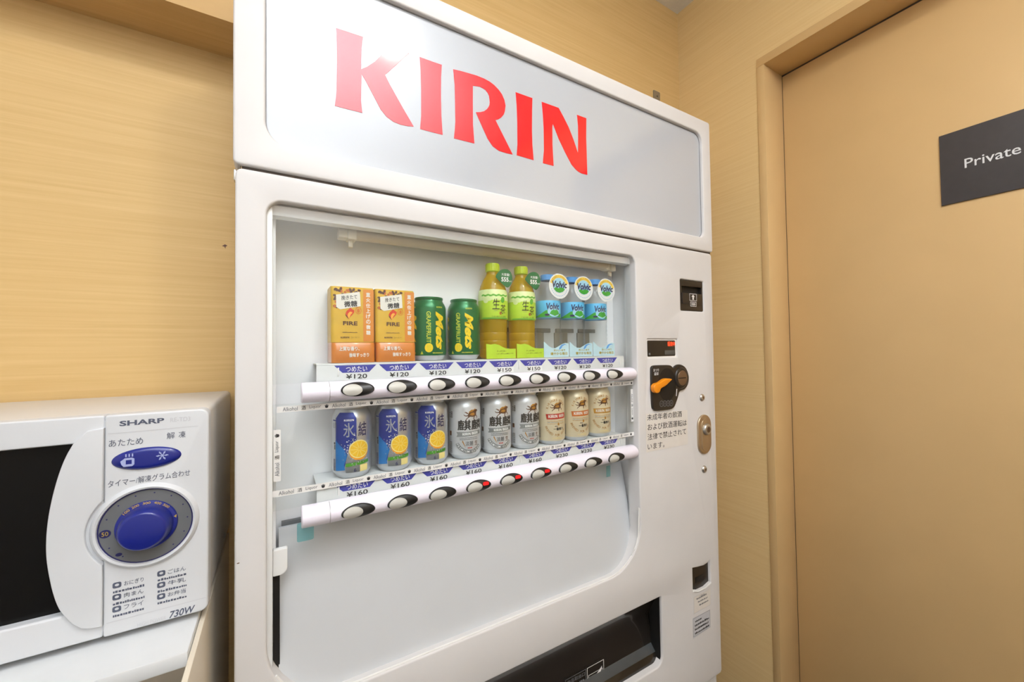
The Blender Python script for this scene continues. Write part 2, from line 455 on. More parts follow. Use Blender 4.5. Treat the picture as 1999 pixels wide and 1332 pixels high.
mb = MB(); box(mb, XL - .06, XD + .1, YF - .06, YF, ZF, ZC, 'far_wall'); mb.build('wall_front', kind='structure')
# soffit over the microwave corner
mb = MB(); box(mb, XL, -.062, .175, YB, .6104, ZC, 'soffit_wood'); mb.build('trim_2', kind='structure')
# steel door frame: face flange and the reveal running back to the leaf
mb = MB()
box(mb, XW - .003, XD, DY0, DY0 + FW, ZF, DZ, 'frame_paint', .0015)
box(mb, XW - .003, XD, DY1 - FW, DY1, ZF, DZ, 'frame_paint', .0015)
box(mb, XW - .003, XD, DY1 - FW, DY0 + FW, DZ, DZ + FW + .005, 'frame_paint', .0015)
mb.build('trim_1', kind='structure')
mb = MB(); box(mb, XD, XD + .04, DY1 + .0005, DY0 - .0005, ZF + .006, DZ - .004, 'door_paint', .001)
mb.build('door_1', kind='structure')
mb = MB(); box(mb, XD + .002, XD + .055, DY1 - .02, DY0 + .02, ZF, DZ + .02, 'seam_dark'); mb.build('trim_3', kind='structure')

# door sign
t = thing('door_sign', 'dark grey door sign with white lettering on the tan door', 'sign', (XD, -.53, CZ + .445))
SD = lambda u, v, d: (d, -u, v + CZ)        # faces -x; u runs to the viewer's right
mb = MB(); plate(mb, [(.3926, .3554), (.6646, .3554), (.6646, .5359), (.3926, .5359)], (), XD - .004, XD, .0006, 'sign_dark', SD); mb.build('sign_plate', t)
mb = MB(); text(mb, 'Private', .4348, .5218, .436, .459, XD - .0043, 'sign_ink', SD, bold=.005); mb.build('sign_lettering', t)

# metal plate on the back wall
t = thing('wall_bracket', 'small metal fixing plate on the back wall above the vending machine', 'bracket', (1.224, YB, CZ + .93))
mb = MB(); plate(mb, rrect(1.207, 1.2415, .893, .965, .002), [ellipse(1.226, .946, .003, .003, 12)], YB - .004, YB, .0006, 'bracket_metal'); mb.build('bracket_plate', t)
mb = MB(); dome(mb, 1.226, .946, .0035, .0035, YB - .001, .002, 'black_deep', n=12); mb.build('screw', t)

# ================================================================== VENDING MACHINE
VX0, VX1 = -.055, 1.099
V = thing('vending_machine', 'large white drink vending machine with red lettering on its header panel', 'vending machine', (.52, .18, 0))
mb = MB(); plate(mb, [(VX0 + .024, -1.10), (VX1 - .004, -1.10), (VX1 - .004, .262), (VX0 + .024, .262)], [[(-.018, -.573), (.806, -.573), (.806, .248), (-.018, .248)], [(.118, -.834), (.862, -.834), (.862, -.626), (.118, -.626)]], .036, .17, 0, 'cabinet_paint')
box(mb, VX0 + .024, VX1 - .004, .168, .272, -1.10, .655, 'cabinet_paint', .004)
box(mb, VX0 + .02, VX1 - .02, .035, .045, .262, .292, 'seam_dark')
mb.build('cabinet', V)
mb = MB(); box(mb, VX0 + .01, VX1 - .01, .01, .05, -1.10, -.945, 'cabinet_paint', .003); mb.build('kick_plate', V)
for fx in (VX0 + .08, VX1 - .08):
    for fy in (.07, .22):
        mb = MB(); lathe(mb, [(.0, 0), (.028, 0), (.028, .012), (.014, .016), (.014, .13)], fx, fy, 0, 'steel', 16); mb.build('levelling_foot', V)
# header frame with rounded window
HX0, HX1, HZ0, HZ1 = -.0575, 1.0995, .2785, .664
mb = MB()
plate(mb, rrect(HX0, HX1, HZ0, HZ1, .008), [rrect(-.0172, 1.0605, .3175, .6228, (.036, .02, .028, .036), 8)], -.004, .05, .0035, 'cabinet_paint', back=False)
box(mb, HX0 + .024, HX1 - .001, .04, .268, HZ0 + .002, HZ1, 'cabinet_paint', .002)
header = mb.build('header_frame', V)
mb = MB(); plate(mb, rrect(-.019, 1.0625, .315, .6245, .02), (), .005, .012, 0, 'panel_acrylic'); sp_ = mb.build('sign_panel', header)
names = ['letter'] * 5
for l in LET:
    pass
SIGN = sp_
# red letters belong to the panel (third level)
WIN = rrect(-.0172, 1.0605, .3175, .6228, (.036, .02, .028, .036), 8)
mb = MB(); plate(mb, WIN, [offset(WIN, .0014)], .0035, .006, 0, 'edge_shade_grey'); mb.build('panel_edge_shade', header)  # added ring; its grey stands in for shading along the window edge
mb = MB(); box(mb, VX0 + .006, VX1 - .003, .0025, .03, .2735, .2795, 'seam_dark'); mb.build('seam_shade', V)  # added dark filler; its colour paints the shade inside the header gap
# front door with display opening and delivery port
DZ0, DZ1 = -.935, .2748
open_ = rrect(-.0155, .7785, -.5415, .2338, (.105, .105, .022, .022), 10)
port = rrect(.13, .8485, -.812, -.6395, (.012, .022, .004, .012), 5)
bill = rrect(.953, 1.056, .1025, .1895, .004, 3)
disp = rrect(.8165, .9345, -.0255, .0235, .003, 3)
ret = [(.978, -.666), (.9985, -.673), (1.03, -.6735), (1.056, -.667), (1.056, -.605), (1.043, -.610), (1.028, -.6122), (1.0, -.609), (.978, -.605)]
mb = MB()
plate(mb, rrect(VX0, VX1, DZ0, DZ1, .010), [open_, port, bill, disp, ret], 0, .034, .0035, 'cabinet_paint', back=True)
door = mb.build('front_door', V)
# hinge clip in the seam at the left
mb = MB(); tube(mb, [(-.0475, .004, CZ + .2735), (-.0475, .004, CZ + .2800)], .0018, 'brass_steel', 8)
box(mb, -.0575, -.0535, .008, .02, .258, .274, 'steel', .001); mb.build('hinge_clip', V)
mb = MB(); x, z = P(465, 1100, 0); flat(mb, ellipse(x, z, .0018, .0009, 10), -.0002, 'plate_brown'); mb.build('chip_mark', door)
tr_ = [p for p in rrect(-.0155 + .0005, .7785 - .0005, -.5415 + .0005, .2338, (.105, .105, .022, .022), 10)[3:20]] + [(.778, -.40)]
mb = MB(); tube(mb, [(a, .0042, CZ + b) for a, b in tr_], .0019, 'lip_white', 8); mb.build('sill_trim', V)
# display case
BX0, BX1, BY = -.004, .792, .095
mb = MB()
box(mb, BX0 - .01, BX1 + .01, BY, BY + .008, -.56, .245, 'inside_white')
box(mb, BX0 - .012, BX0, .036, BY, -.56, .245, 'inside_white')
box(mb, BX1, BX1 + .012, .036, BY, -.56, .245, 'inside_white')
box(mb, BX0 - .01, BX1 + .01, .036, BY, .236, .246, 'inside_white')
box(mb, BX0 - .01, BX1 + .01, .036, BY, -.57, -.56, 'inside_white')
case = mb.build('display_case', V)
# inner frame strip round the glass, with the dark slot lower left
mb = MB()
box(mb, -.018, -.008, .010, .040, -.56, .232, 'cover_white', .001)
mb.build('glass_frame', V)
mb = MB(); box(mb, .7795, .790, .022, .040, -.56, .232, 'cover_white', .001); mb.build('glass_frame', V)
mb = MB()
vs = [(BX0 - .006, .018, CZ + .2345), (.789, .018, CZ + .2345), (BX0 - .006, .0125, CZ + .2300), (.789, .0125, CZ + .2300),
      (BX0 - .006, .0185, CZ + .2165), (.789, .0185, CZ + .2165), (BX0 - .006, .034, CZ + .2150), (.789, .034, CZ + .2150)]
mb.add(vs, [(0, 1, 3, 2), (2, 3, 5, 4), (4, 5, 7, 6), (0, 2, 4, 6), (1, 3, 5, 7), (0, 1, 7, 6)], 'cover_white'); mb.build('lamp_cover', V)
xa, za = P(676, 440, .055); xb, zb = P(1186, 497, .055)
zt = .214
mb = MB(); tube(mb, [(xa + .012, .055, CZ + zt), (xb - .01, .055, CZ + zt)], .0125, 'tube_beige', 16); mb.build('fluorescent_tube', V)
for xx, sg in ((xa, 1), (xb, -1)):
    mb = MB(); box(mb, xx - .014, xx + .004, .045, .068, zt - .012, zt + .024, 'socket_cream', .002)
    box(mb, xx + .001, xx + .016, .042, .070, zt - .014, zt + .012, 'socket_cream', .002)
    box(mb, xx + .003, xx + .011, .052, .060, zt - .026, zt - .012, 'socket_cream', .002)
    mb.build('lamp_socket', V)
# lower panel sloping out to the sill
mb = MB()
LZ0, LZ1 = -.556, -.292
vs = []
for (x0, x1, y, z) in ((.000, .787, .074, LZ1), (.000, .787, .080, LZ1), (.000, .785, .014, LZ0), (.0, .785, .020, LZ0)):
    vs += [(x0, y, CZ + z), (x1, y, CZ + z)]
mb.add(vs, [(0, 1, 5, 4), (2, 3, 7, 6), (0, 1, 3, 2), (4, 5, 7, 6), (0, 4, 6, 2), (1, 5, 7, 3)], 'panel_grey')
lp = mb.build('lower_panel', V)
mb = MB(); box(mb, -.0075, .0015, .030, .034, -.53, -.345, 'black_deep'); box(mb, .004, .10, .082, .090, LZ1 - .012, LZ1 + .006, 'mw_grey'); mb.build('panel_gap', V)
mb = MB(); plate(mb, rrect(-.008, .012, -.345, -.305, (.002, .010, .002, .002), 4), (), .022, .03, .001, 'cover_white'); mb.build('panel_clip', V)
mb = MB(); x, z = P(588, 1045, .02); flat(mb, rrect(x - .006, x + .018, z - .010, z + .020, .003), .0186, 'cyan_tape'); mb.build('cyan_tape', V)
mb = MB(); x, z = P(1187, 922, .05); flat(mb, rrect(x - .006, x + .008, z - .012, z + .016, .001), .05, 'cyan_tape'); mb.build('cyan_tape', V)
# two panes of glass
mb = MB(); box(mb, -.012, .7795, .0165, .0190, -.048, .2290, 'display_glass'); mb.build('glass_pane', V)
mb = MB(); box(mb, -.012, .7795, .0165, .0190, -.243, -.080, 'display_glass'); mb.build('glass_pane', V)
# shelves with price strips
SH = (-.0185, -.2165)
for zs in SH:
    mb = MB(); box(mb, .053, .752, .0205, .094, zs - .003, zs, 'strip_white', .0008); mb.build('shelf', V)
UX = [.1122 + .0726 * i for i in range(9)]
PR = [['120', '120', '120', '120', '150', '150', '120', '120', '120'], ['160'] * 6 + ['230'] * 3]
for r, zs in enumerate(SH):
    mb = MB(); h = .031 if r == 0 else .0305
    zt_ = zs - .003
    box(mb, .053, .752, .0195, .0215, zt_ - h, zt_, 'strip_white', .0005)
    st_ = mb.build('price_strip', V)
    for i in range(9):
        c = .1135 + .0724 * i if i < 5 else .1135 + .0724 * i + .001
        mb = MB()
        zt2 = zt_ - .0005
        flat(mb, [(c - .034, zt2), (c + .034, zt2), (c + .022, zt2 - .0125), (c - .021, zt2 - .0125)], .0193, 'price_blue')
        text(mb, 'つめたい', c - .0155, c + .0185, zt2 - .0112, zt2 - .002, .0191, 'ink_white', bold=.012)
        if PR[r][i] == '150': flat(mb, [(c - .012, zt2 - .0245), (c + .024, zt2 - .0245), (c + .024, zt2 - .0135), (c - .012, zt2 - .0135)], .01935, 'ink_white')
        text(mb, '¥' + PR[r][i], c - .0155, c + .0185, zt2 - .0232, zt2 - .0152, .0191, 'ink_black', bold=.014)
        mb.build('price_label', st_)
    for xx in (.086, .4405, .735):
        mb = MB(); box(mb, xx - .0012, xx + .0012, .0175, .0195, zt_ - .018, zt_ - .004, 'cover_white', .0005); mb.build('strip_clip', st_)
# button bars
BAR = [(-.0477, -.0800, -.0620), (-.2427, -.2760, -.2615)]
for r, (zt_, zb_, zc_) in enumerate(BAR):
    mb = MB(); n = 14; x0, x1 = .0305, .776 if r == 0 else .7765
    ring = []
    for k in range(n + 1):
        a = -pi / 2 + pi * k / n
        ring.append((.015 - .021 * cos(a), (zt_ + zb_) / 2 + (zt_ - zb_) / 2 * sin(a)))
    stations = [(x0, .0, .9), (x0 + .0015, .0, 1)] + [(x1 - .010, 0, 1), (x1 - .005, 0, .94), (x1 - .001, 0, .75), (x1, 0, .45)]
    vs = []; zc = (zt_ + zb_) / 2
    for sx_, _, k in stations:
        vs += [(sx_, .018 + (y - .018) * k, CZ + zc + (z - zc) * k) for y, z in ring] + [(sx_, .018, CZ + zc - (zt_ - zc) * k), (sx_, .018, CZ + zc + (zt_ - zc) * k)]
    q = n + 3; fs = []
    for i in range(len(stations) - 1):
        for j in range(q): fs.append((i * q + j, i * q + (j + 1) % q, (i + 1) * q + (j + 1) % q, (i + 1) * q + j))
    loop = list(range(n + 1)) + [n + 2, n + 1]
    fs = [f for f in fs if not ({f[0] % q, f[1] % q} in ({n, n + 1}, {n + 2, 0}))]
    for i in range(len(stations) - 1):
        a, b = i * q, (i + 1) * q
        fs += [(a + n, a + n + 2, b + n + 2, b + n), (a + 0, a + n + 1, b + n + 1, b + 0)]
    fs.append(tuple(loop)); fs.append(tuple((len(stations) - 1) * q + k for k in loop))
    mb.add(vs, fs, 'bar_lavender')
    # joint line near the left end
    bar = mb.build('button_bar', V, angle=30)
    rz = (zt_ - zb_) / 2
    BARF = lambda u, v, d, zc=zc, rz=rz: (u, .015 - .021 * math.sqrt(max(.02, 1 - ((v - zc) / rz) ** 2)) + d, v + CZ)
    mb = MB()
    vs = []
    for k in range(n + 1):
        a = -pi / 2 + pi * k / n
        for dx in (0, .0006): vs.append((.0705 + dx, .015 - .0212 * cos(a), CZ + zc + rz * 1.004 * sin(a)))
    mb.add(vs, [(2 * k, 2 * k + 1, 2 * k + 3, 2 * k + 2) for k in range(n)], 'bezel_rim'); mb.build('bar_joint', bar)
    for i, ux in enumerate(UX):
        mb = MB(); n2 = 36; cz_ = zc_ + .0005
        rings = [(1.0, .0010), (1.0, -.0016), (.94, -.0024), (.90, -.0016)]
        vs = []; fs = []
        for s, d in rings:
            vs += [BARF(ux + .0005 + .0262 * s * cos(a), cz_ + .0118 * s * sin(a), d) for a in (2 * pi * k / n2 for k in range(n2))]
        for q_ in range(len(rings) - 1):
            for k in range(n2): fs.append((q_ * n2 + k, q_ * n2 + (k + 1) % n2, (q_ + 1) * n2 + (k + 1) % n2, (q_ + 1) * n2 + k))
        mb.add(vs, fs, 'bezel_black')
        # dished face
        grid = []; fs = []
        vs = []
        for s in (.90, .7, .45, .2, .02):
            vs += [BARF(ux + .0005 + .0262 * s * cos(a), cz_ + .0118 * s * sin(a), -.0016) for a in (2 * pi * k / n2 for k in range(n2))]
        for q_ in range(4):
            for k in range(n2): fs.append((q_ * n2 + k, q_ * n2 + (k + 1) % n2, (q_ + 1) * n2 + (k + 1) % n2, (q_ + 1) * n2 + k))
        fs.append(tuple(range(4 * n2, 5 * n2)))
        mb.add(vs, fs, 'bezel_black'); mb.build('button_bezel', bar)
        mb = MB(); vs = []; fs = []
        prof = [(1, -.0014), (1, -.0032), (.93, -.0040), (.5, -.0042), (.03, -.0042)]
        for s, d in prof:
            vs += [BARF(ux - .0078 + .0152 * s * cos(a), cz_ - .0006 + .0096 * s * sin(a), d) for a in (2 * pi * k / n2 for k in range(n2))]
        for q_ in range(4):
            for k in range(n2): fs.append((q_ * n2 + k, q_ * n2 + (k + 1) % n2, (q_ + 1) * n2 + (k + 1) % n2, (q_ + 1) * n2 + k))
        fs.append(tuple(range(4 * n2, 5 * n2)))
        mb.add(vs, fs, 'button_grey'); mb.build('push_button', bar)
        if r == 1 and i in (3, 4, 5):
            mb = MB()
            vs = [BARF(ux + .0155 + a, cz_ + .0035 + b, -.0020) for a, b in rrect(-.0065, .0065, -.0034, .0034, .0025, 3)]
            mb.add(vs, [tuple(range(len(vs)))], 'soldout_red'); so = mb.build('sold_out_lamp', bar); so['label'] = 'lit red sold-out lamp'
# liquor tapes on the glass
def cupmark(mb, cx, cz, s, mp, d, m_='ink_black'):
    flat(mb, ellipse(cx, cz - .12 * s, .42 * s, .38 * s, 12), d, m_, mp)
    for dx, dz in ((-.38, .2), (-.13, .38), (.13, .38), (.38, .2)):
        flat(mb, ellipse(cx + dx * s, cz + dz * s, .11 * s, .14 * s, 8), d - .00003, m_, mp)
def tape(x0, x1, zc, h, y, slope=0.0, mp=None, phase=0.0, word0=0):
    mp0 = mp or (lambda u, v, d: (u, y + d, CZ + v + slope * (u - x0)))
    mb = MB(); flat(mb, [(x0, zc - h / 2), (x1, zc - h / 2), (x1, zc + h / 2), (x0, zc + h / 2)], 0, 'tape_white', mp0)
    x = x0 + phase; seq = ['Alkohol', '酒', 'Liquor', '*']; k = word0
    wd = {'Alkohol': .0205, '酒': .0062, 'Liquor': .0170, '*': .0060}
    while x < x1 - .004:
        s = seq[k % 4]; ww = wd[s]
        if x + ww > x1 - .001: break
        if s == '*': cupmark(mb, x + ww / 2, zc, ww, mp0, -.0003)
        else: text(mb, s, x, x + ww, zc - .0030, zc + (.0032 if s != 'Alkohol' else .0030), -.0003, 'ink_grey' if s != '酒' else 'ink_black', mp0, bold=.004)
        x += ww + .0052; k += 1
    return mb
tape(-.0025, .7785, -.0878, .0095, .0160, 0, phase=.008).build('warning_tape', V)
tape(-.0110, .7780, -.2168, .0098, .0160, 0, phase=.011).build('warning_tape', V)
# (vertical ones at both sides)
VM = lambda u, v, d: (-.0020 - v, .0160 + d, CZ + u)
tape(-.198, -.1185, 0, .0098, .016, 0, VM, .008).build('warning_tape', V)
VR = lambda u, v, d: (.7735 + v, .0160 + d, CZ - u)
tape(.1035, .186, 0, .0085, .016, 0, VR, .012).build('warning_tape', V)

# red letters
for l in LET:
    mb = MB(); plate(mb, l, (), .0044, .0052, 0, 'letter_red', back=False); mb.build('letter', header)

# --- right-hand controls
mb = MB()
box(mb, .950, 1.059, .030, .034, .098, .194, 'black_plastic')
plate(mb, rrect(.9535, 1.0555, .1030, .1890, .004), [rrect(.962, 1.049, .150, .1715, .002, 2)], .002, .03, .0015, 'black_plastic')
box(mb, .960, 1.050, .012, .030, .148, .1735, 'black_deep')
bv = mb.build('bill_slot', V)
mb = MB(); plate(mb, [(.960, .122), (1.047, .122), (1.047, .152), (.960, .152)], (), -.001, .006, .001, 'black_plastic'); mb.build('bill_guide', bv)
mb = MB()
def frame(mb, x0, x1, z0, z1, t, d, mn, mp=XZ): flat(mb, [(x0, z0), (x1, z0), (x1, z1), (x0, z1)], d, mn, mp, [[(x0 + t, z0 + t), (x1 - t, z0 + t), (x1 - t, z1 - t), (x0 + t, z1 - t)]])
frame(mb, .990, 1.022, .1315, .1515, .0012, -.0014, 'ink_white')
frame(mb, .993, 1.020, .1155, .1285, .0012, -.0014, 'ink_white')
flat(mb, [(1.006, .1495), (.999, .1425), (1.003, .1425), (1.003, .1345), (1.009, .1345), (1.009, .1425), (1.013, .1425)], -.0014, 'ink_white')
text(mb, '1000', .9975, 1.0155, .1185, .1255, -.0014, 'ink_white', bold=.02); mb.build('bill_mark', bv)
# credit display
mb = MB()
frame(mb, .8165, .9345, -.0255, .0235, .005, .0035, 'lip_white')
box(mb, .8175, .9335, .0055, .03, -.0245, .0225, 'black_plastic')
plate(mb, rrect(.8195, .9285, -.0220, .0200, .0025, 3), (), .0028, .006, .0006, 'black_plastic')
cd = mb.build('credit_display', V)
mb = MB(); text(mb, '販売中', .8985, .9275, .0045, .0165, .0024, 'led_red', bold=.02); mb.build('lit_readout', cd)['label'] = 'glowing red-orange readout'
mb = MB(); plate(mb, rrect(.886, .9255, -.0185, -.0065, .001, 2), (), .0024, .0035, 0, 'lcd_grey'); mb.build('grey_window', cd)
mb = MB(); dome(mb, .827, -.0155, .0035, .0035, .0026, .001, 'mw_grey', n=14); mb.build('sensor_dot', cd)
# coin unit
q8 = lambda pts, y=0: [P(1250 + a / 5.12, 640 + b / 5.12, y) for a, b in pts]
outl = q8([(95, 410), (101, 392), (112, 381), (130, 375), (200, 373), (280, 372), (300, 383), (318, 405), (330, 388), (345, 375), (365, 367), (385, 366), (412, 375), (440, 397), (460, 440), (471, 490), (468, 540), (458, 575), (440, 605), (418, 622), (375, 636), (366, 680), (352, 725), (335, 772), (320, 800), (290, 816), (220, 824), (140, 831), (118, 818), (105, 790), (98, 600)])
mb = MB(); plate(mb, smooth(outl), [], -.006, .001, .003, 'black_plastic'); cu_ = mb.build('coin_unit', V)
mb = MB()
x, z = P(1250 + 240 / 5.12, 640 + 560 / 5.12, 0)
dome(mb, x + .004, z - .002, .036, .044, -.0058, .0006, 'black_deep', flat_top=.9, rings=2); mb.build('lever_recess', cu_)
mb = MB(); x, z = .9398, -.0816
dome(mb, x - .001, z, .0265, .0295, -.0055, .0045, 'black_plastic', flat_top=.8, rings=3)
mb.build('coin_collar', cu_)
mb = MB(); dome(mb, x, z, .0190, .0205, -.0098, .0012, 'plate_brown', flat_top=.9, rings=2); pl_ = mb.build('coin_plate', cu_)
mb = MB(); flat(mb, rrect(x - .0185, x + .013, z - .0014, z + .0012, .0006, 2), -.0112, 'black_deep'); mb.build('coin_slot', cu_)
lev = q8([(130, 592), (138, 572), (155, 558), (178, 552), (195, 545), (215, 528), (243, 510), (280, 507), (317, 513), (300, 530), (278, 552), (255, 575), (230, 592), (208, 602), (196, 615), (192, 635), (180, 650), (162, 656), (143, 648), (132, 625)], -.014)
mb = MB(); plate(mb, smooth(lev), (), -.017, -.006, .0022, 'orange_lever'); lv = mb.build('return_lever', cu_); lv['label'] = 'orange coin return lever'
mb = MB()
text(mb, 'おつり', .8295, .850, -.0605, -.0535, -.0063, 'ink_white', bold=.012); text(mb, '返却', .832, .848, -.0705, -.0625, -.0063, 'ink_white', bold=.012)
for k, px in enumerate((192, 225, 258, 290)):
    a, b = P(1250 + px / 5.12, 640 + (768 - 2 * k) / 5.12 - 2, 0)
    flat(mb, ellipse(a, b, .0074, .0082, 18), -.0063, 'ink_grey', holes=[ellipse(a, b, .0059, .0066, 18)])
    text(mb, ['10', '50', '100', '500'][k], a - .0035, a + .0035, b - .0025, b + .0025, -.0063, 'ink_grey')
a, b = P(1250 + 342 / 5.12, 640 + 648 / 5.12, 0); flat(mb, [(a - .003, b - .009), (a, b - .009), (a + .003, b + .010), (a, b + .010)], -.0063, 'ink_white')
mb.build('coin_marks', cu_)
# notice sticker
mb = MB(); NQ = ((.8030, -.2645), (.9690, -.2652), (.9702, -.1720), (.8036, -.1672))
flat(mb, NQ, -.0006, 'sticker')
for s, x0, x1, za, zb_, hh in (('未成年者の飲酒', .8086, .9453, -.1771, -.1801, .0165), ('および飲酒運転は', .8096, .9649, -.2016, -.2056, .0170), ('法律で禁止されて', .8088, .9619, -.2271, -.2289, .0165), ('います。', .808, .872, -.2513, -.2525, .0150)):
    text(mb, s, x0, x1, za - hh / 2, za + hh / 2, -.0009, 'ink_black', skew=(zb_ - za) / (x1 - x0), bold=.002)
mb.build('notice_sticker', V)
# lock handle and screws
mb = MB(); plate(mb, rrect(1.0105, 1.0705, -.302, -.191, .0295, 8), [], -.005, .001, .0028, 'brass_steel')
lk = mb.build('lock_handle', V)
mb = MB(); plate(mb, rrect(1.0235, 1.0595, -.293, -.203, .0175, 8), [], -.0066, -.004, .001, 'brass_steel'); mb.build('lever_plate', lk)
mb = MB(); c = (1.044, -.232)
for (r1, r2, d0, d1) in ((.0165, .012, -.0066, -.012),):
    dome(mb, c[0], c[1], .0165, .0165, -.0060, .0075, 'steel', flat_top=.75, rings=4)
flat(mb, ellipse(c[0], c[1], .0085, .0085, 20), -.0138, 'plate_brown'); flat(mb, rrect(c[0] - .001, c[0] + .001, c[1] - .005, c[1] + .005, .0005, 2), -.0140, 'black_deep')
mb.build('lock_cylinder', lk)
for (a, b) in ((1.0357, -.1423), (1.0378, -.3447)):
    mb = MB(); dome(mb, a, b, .0105, .0105, 0, .006, 'steel', n=20, rings=4, flat_top=.25)
    flat(mb, ellipse(a, b, .004, .004, 6), -.0061, 'plate_brown'); mb.build('door_screw', V)
# coin return cup
mb = MB(); plate(mb, offset(ccw(ret), .0006), [], .007, .030, .0, 'black_plastic'); box(mb, .974, 1.060, .034, .036, -.68, -.60, 'black_deep')
box(mb, .9975, 1.0365, .0060, .0075, -.655, -.640, 'black_deep', .0005); mb.build('coin_return', V)
cr_ = [(.978, -.666), (.9985, -.673), (1.03, -.6735), (1.056, -.667)]
mb = MB(); tube(mb, [(a, -.0005, CZ + b - .001) for a, b in cr_], .0022, 'lip_white', 8); mb.build('return_lip', V)
# two paper stickers
mb = MB(); flat(mb, [(.9775, -.728), (1.0535, -.728), (1.0545, -.6820), (.9775, -.6830)], -.0005, 'sticker')
for k in range(3): bars(mb, .990 + .006 * k, 1.035 + .004 * k, -.694 - .010 * k, -.690 - .010 * k, -.0008, 'ink_grey', 6, seed=k)
text(mb, 'ご案内', 1.000, 1.026, -.6935, -.6865, -.0008, 'ink_grey')
frame(mb, .9775, 1.0535, -.728, -.683, .0007, -.0007, 'paper_grey'); mb.build('paper_sticker', V)
mb = MB(); flat(mb, [(.9720, -.793), (1.0485, -.7885), (1.0485, -.7405), (.9720, -.738)], -.0005, 'paper_grey')
for k, (a, b) in enumerate(((.982, 1.01), (.980, 1.043), (.980, 1.040), (.980, 1.043))): bars(mb, a, b, -.753 - .0105 * k, -.7475 - .0105 * k, -.0008, 'ink_black', 9, seed=10 + k)
frame(mb, .9720, 1.0485, -.7885, -.7405, .0006, -.0007, 'ink_grey'); mb.build('paper_sticker', V)
# delivery port
mb = MB()
box(mb, .12, .86, .16, .165, -.83, -.63, 'black_deep'); box(mb, .12, .13, .034, .16, -.83, -.63, 'black_deep'); box(mb, .8485, .86, .034, .16, -.83, -.63, 'black_deep')
box(mb, .8448, .8478, .006, .034, -.808, -.641, 'black_deep'); box(mb, .1305, .1335, .006, .034, -.808, -.641, 'black_deep'); box(mb, .132, .8478, .006, .034, -.6425, -.6400, 'black_deep'); box(mb, .12, .86, .034, .16, -.638, -.630, 'black_deep'); box(mb, .12, .86, .034, .16, -.83, -.815, 'flap_grey'); dp = mb.build('delivery_port', V)
mb = MB()
vs = [(.132, .012, CZ - .642), (.8465, .012, CZ - .642), (.132, .040, CZ - .700), (.8465, .040, CZ - .700), (.132, .034, CZ - .775), (.8465, .034, CZ - .775), (.132, .02, CZ - .790), (.8465, .02, CZ - .790), (.132, .016, CZ - .812), (.8465, .016, CZ - .812)]
mb.add(vs, [(0, 1, 3, 2), (2, 3, 5, 4)], 'flap_dark'); mb.add(vs, [(4, 5, 7, 6)], 'flap_grey'); mb.add(vs, [(6, 7, 9, 8)], 'flap_dark'); fp = mb.build('delivery_flap', V)
mb = MB(); d = .0335
frame(mb, .625, .678, -.835, -.7515, .0012, d, 'ink_white'); frame(mb, .629, .674, -.835, -.770, .0010, d, 'ink_white')
flat(mb, [(.640, -.815), (.636, -.800), (.642, -.788), (.655, -.776), (.672, -.764), (.670, -.772), (.660, -.786), (.662, -.800), (.654, -.815)], d - .0002, 'ink_white')
frame(mb, .560, .6215, -.835, -.7515, .0010, d, 'ink_grey')
text(mb, '商品取出口', .566, .618, -.765, -.756, d, 'ink_grey')
for k in range(5): bars(mb, .566, .617, -.776 - .008 * k, -.771 - .008 * k, d, 'ink_grey', 8, seed=30 + k)
mb.build('flap_pictogram', fp)
# bottle holders at the back of the upper shelf
for ux in UX[4:]:
    mb = MB(); xx = ux + .002
    box(mb, xx - .034, xx + .006, .0895, .0945, SH[0], SH[0] + .060, 'holder_grey', .001); box(mb, xx - .030, xx + .026, .0890, .0945, SH[0] + .060, SH[0] + .070, 'bezel_rim', .001)
    mb.build('dummy_holder', V)

# ================================================================== PRODUCTS
R = .033
CANP = [(.0, .004), (.018, .003), (.0245, .0), (.0262, .0012), (.0285, .0055), (.0318, .0095), (.0330, .0130), (.0330, .1000), (.0327, .1030), (.0312, .1075), (.0285, .1125), (.0272, .1150), (.0266, .1165), (.0272, .1180), (.0276, .1195), (.0276, .1215), (.0268, .1225), (.0258, .1218), (.0250, .1190), (.0, .1185)]
def can_r(z):
    for (r0, z0), (r1, z1) in zip(CANP[2:16], CANP[3:17]):
        if z0 <= z <= z1 and z1 > z0: return r0 + (r1 - r0) * (z - z0) / (z1 - z0)
    return R
def wrapped(mb2, rad, cx=0, cy=0, az=0.0, step=.003):
    """wrap a flat multi-material print (x = arc length, z = height, y = layer) round a can"""
    out = MB()
    bm = bmesh.new()
    me = bpy.data.meshes.new('tmp'); me.from_pydata(mb2.v, [], mb2.f); me.polygons.foreach_set('material_index', mb2.m)
    bm.from_mesh(me); bpy.data.meshes.remove(me)
    xs = [v.co.x for v in bm.verts]
    k0, k1 = int(min(xs) / step) - 1, int(max(xs) / step) + 1
    for k in range(k0, k1 + 1):
        bmesh.ops.bisect_plane(bm, geom=bm.verts[:] + bm.edges[:] + bm.faces[:], plane_co=(k * step, 0, 0), plane_no=(1, 0, 0), dist=1e-7)
    zs = [v.co.z for v in bm.verts]
    for zc in (.013, .103, .1075, .1125):
        if min(zs) < zc < max(zs): bmesh.ops.bisect_plane(bm, geom=bm.verts[:] + bm.edges[:] + bm.faces[:], plane_co=(0, 0, zc), plane_no=(0, 0, 1), dist=1e-7)
    bm.verts.index_update()
    for f in bm.faces:
        f.index
    vs = []
    for v in bm.verts:
        r = rad(v.co.z) + .00015 - v.co.y
        a = v.co.x / R + az
        vs.append((cx + r * sin(a), cy - r * cos(a), v.co.z))
    o = len(out.v); out.v += vs
    for f in bm.faces:
        out.f.append(tuple(v.index + o for v in f.verts)); out.m.append(f.material_index)
    out.mats = list(mb2.mats); bm.free()
    return out
FL = lambda u, v, d: (u, d, v)              # flat print space for wrapping (d negative = outwards)
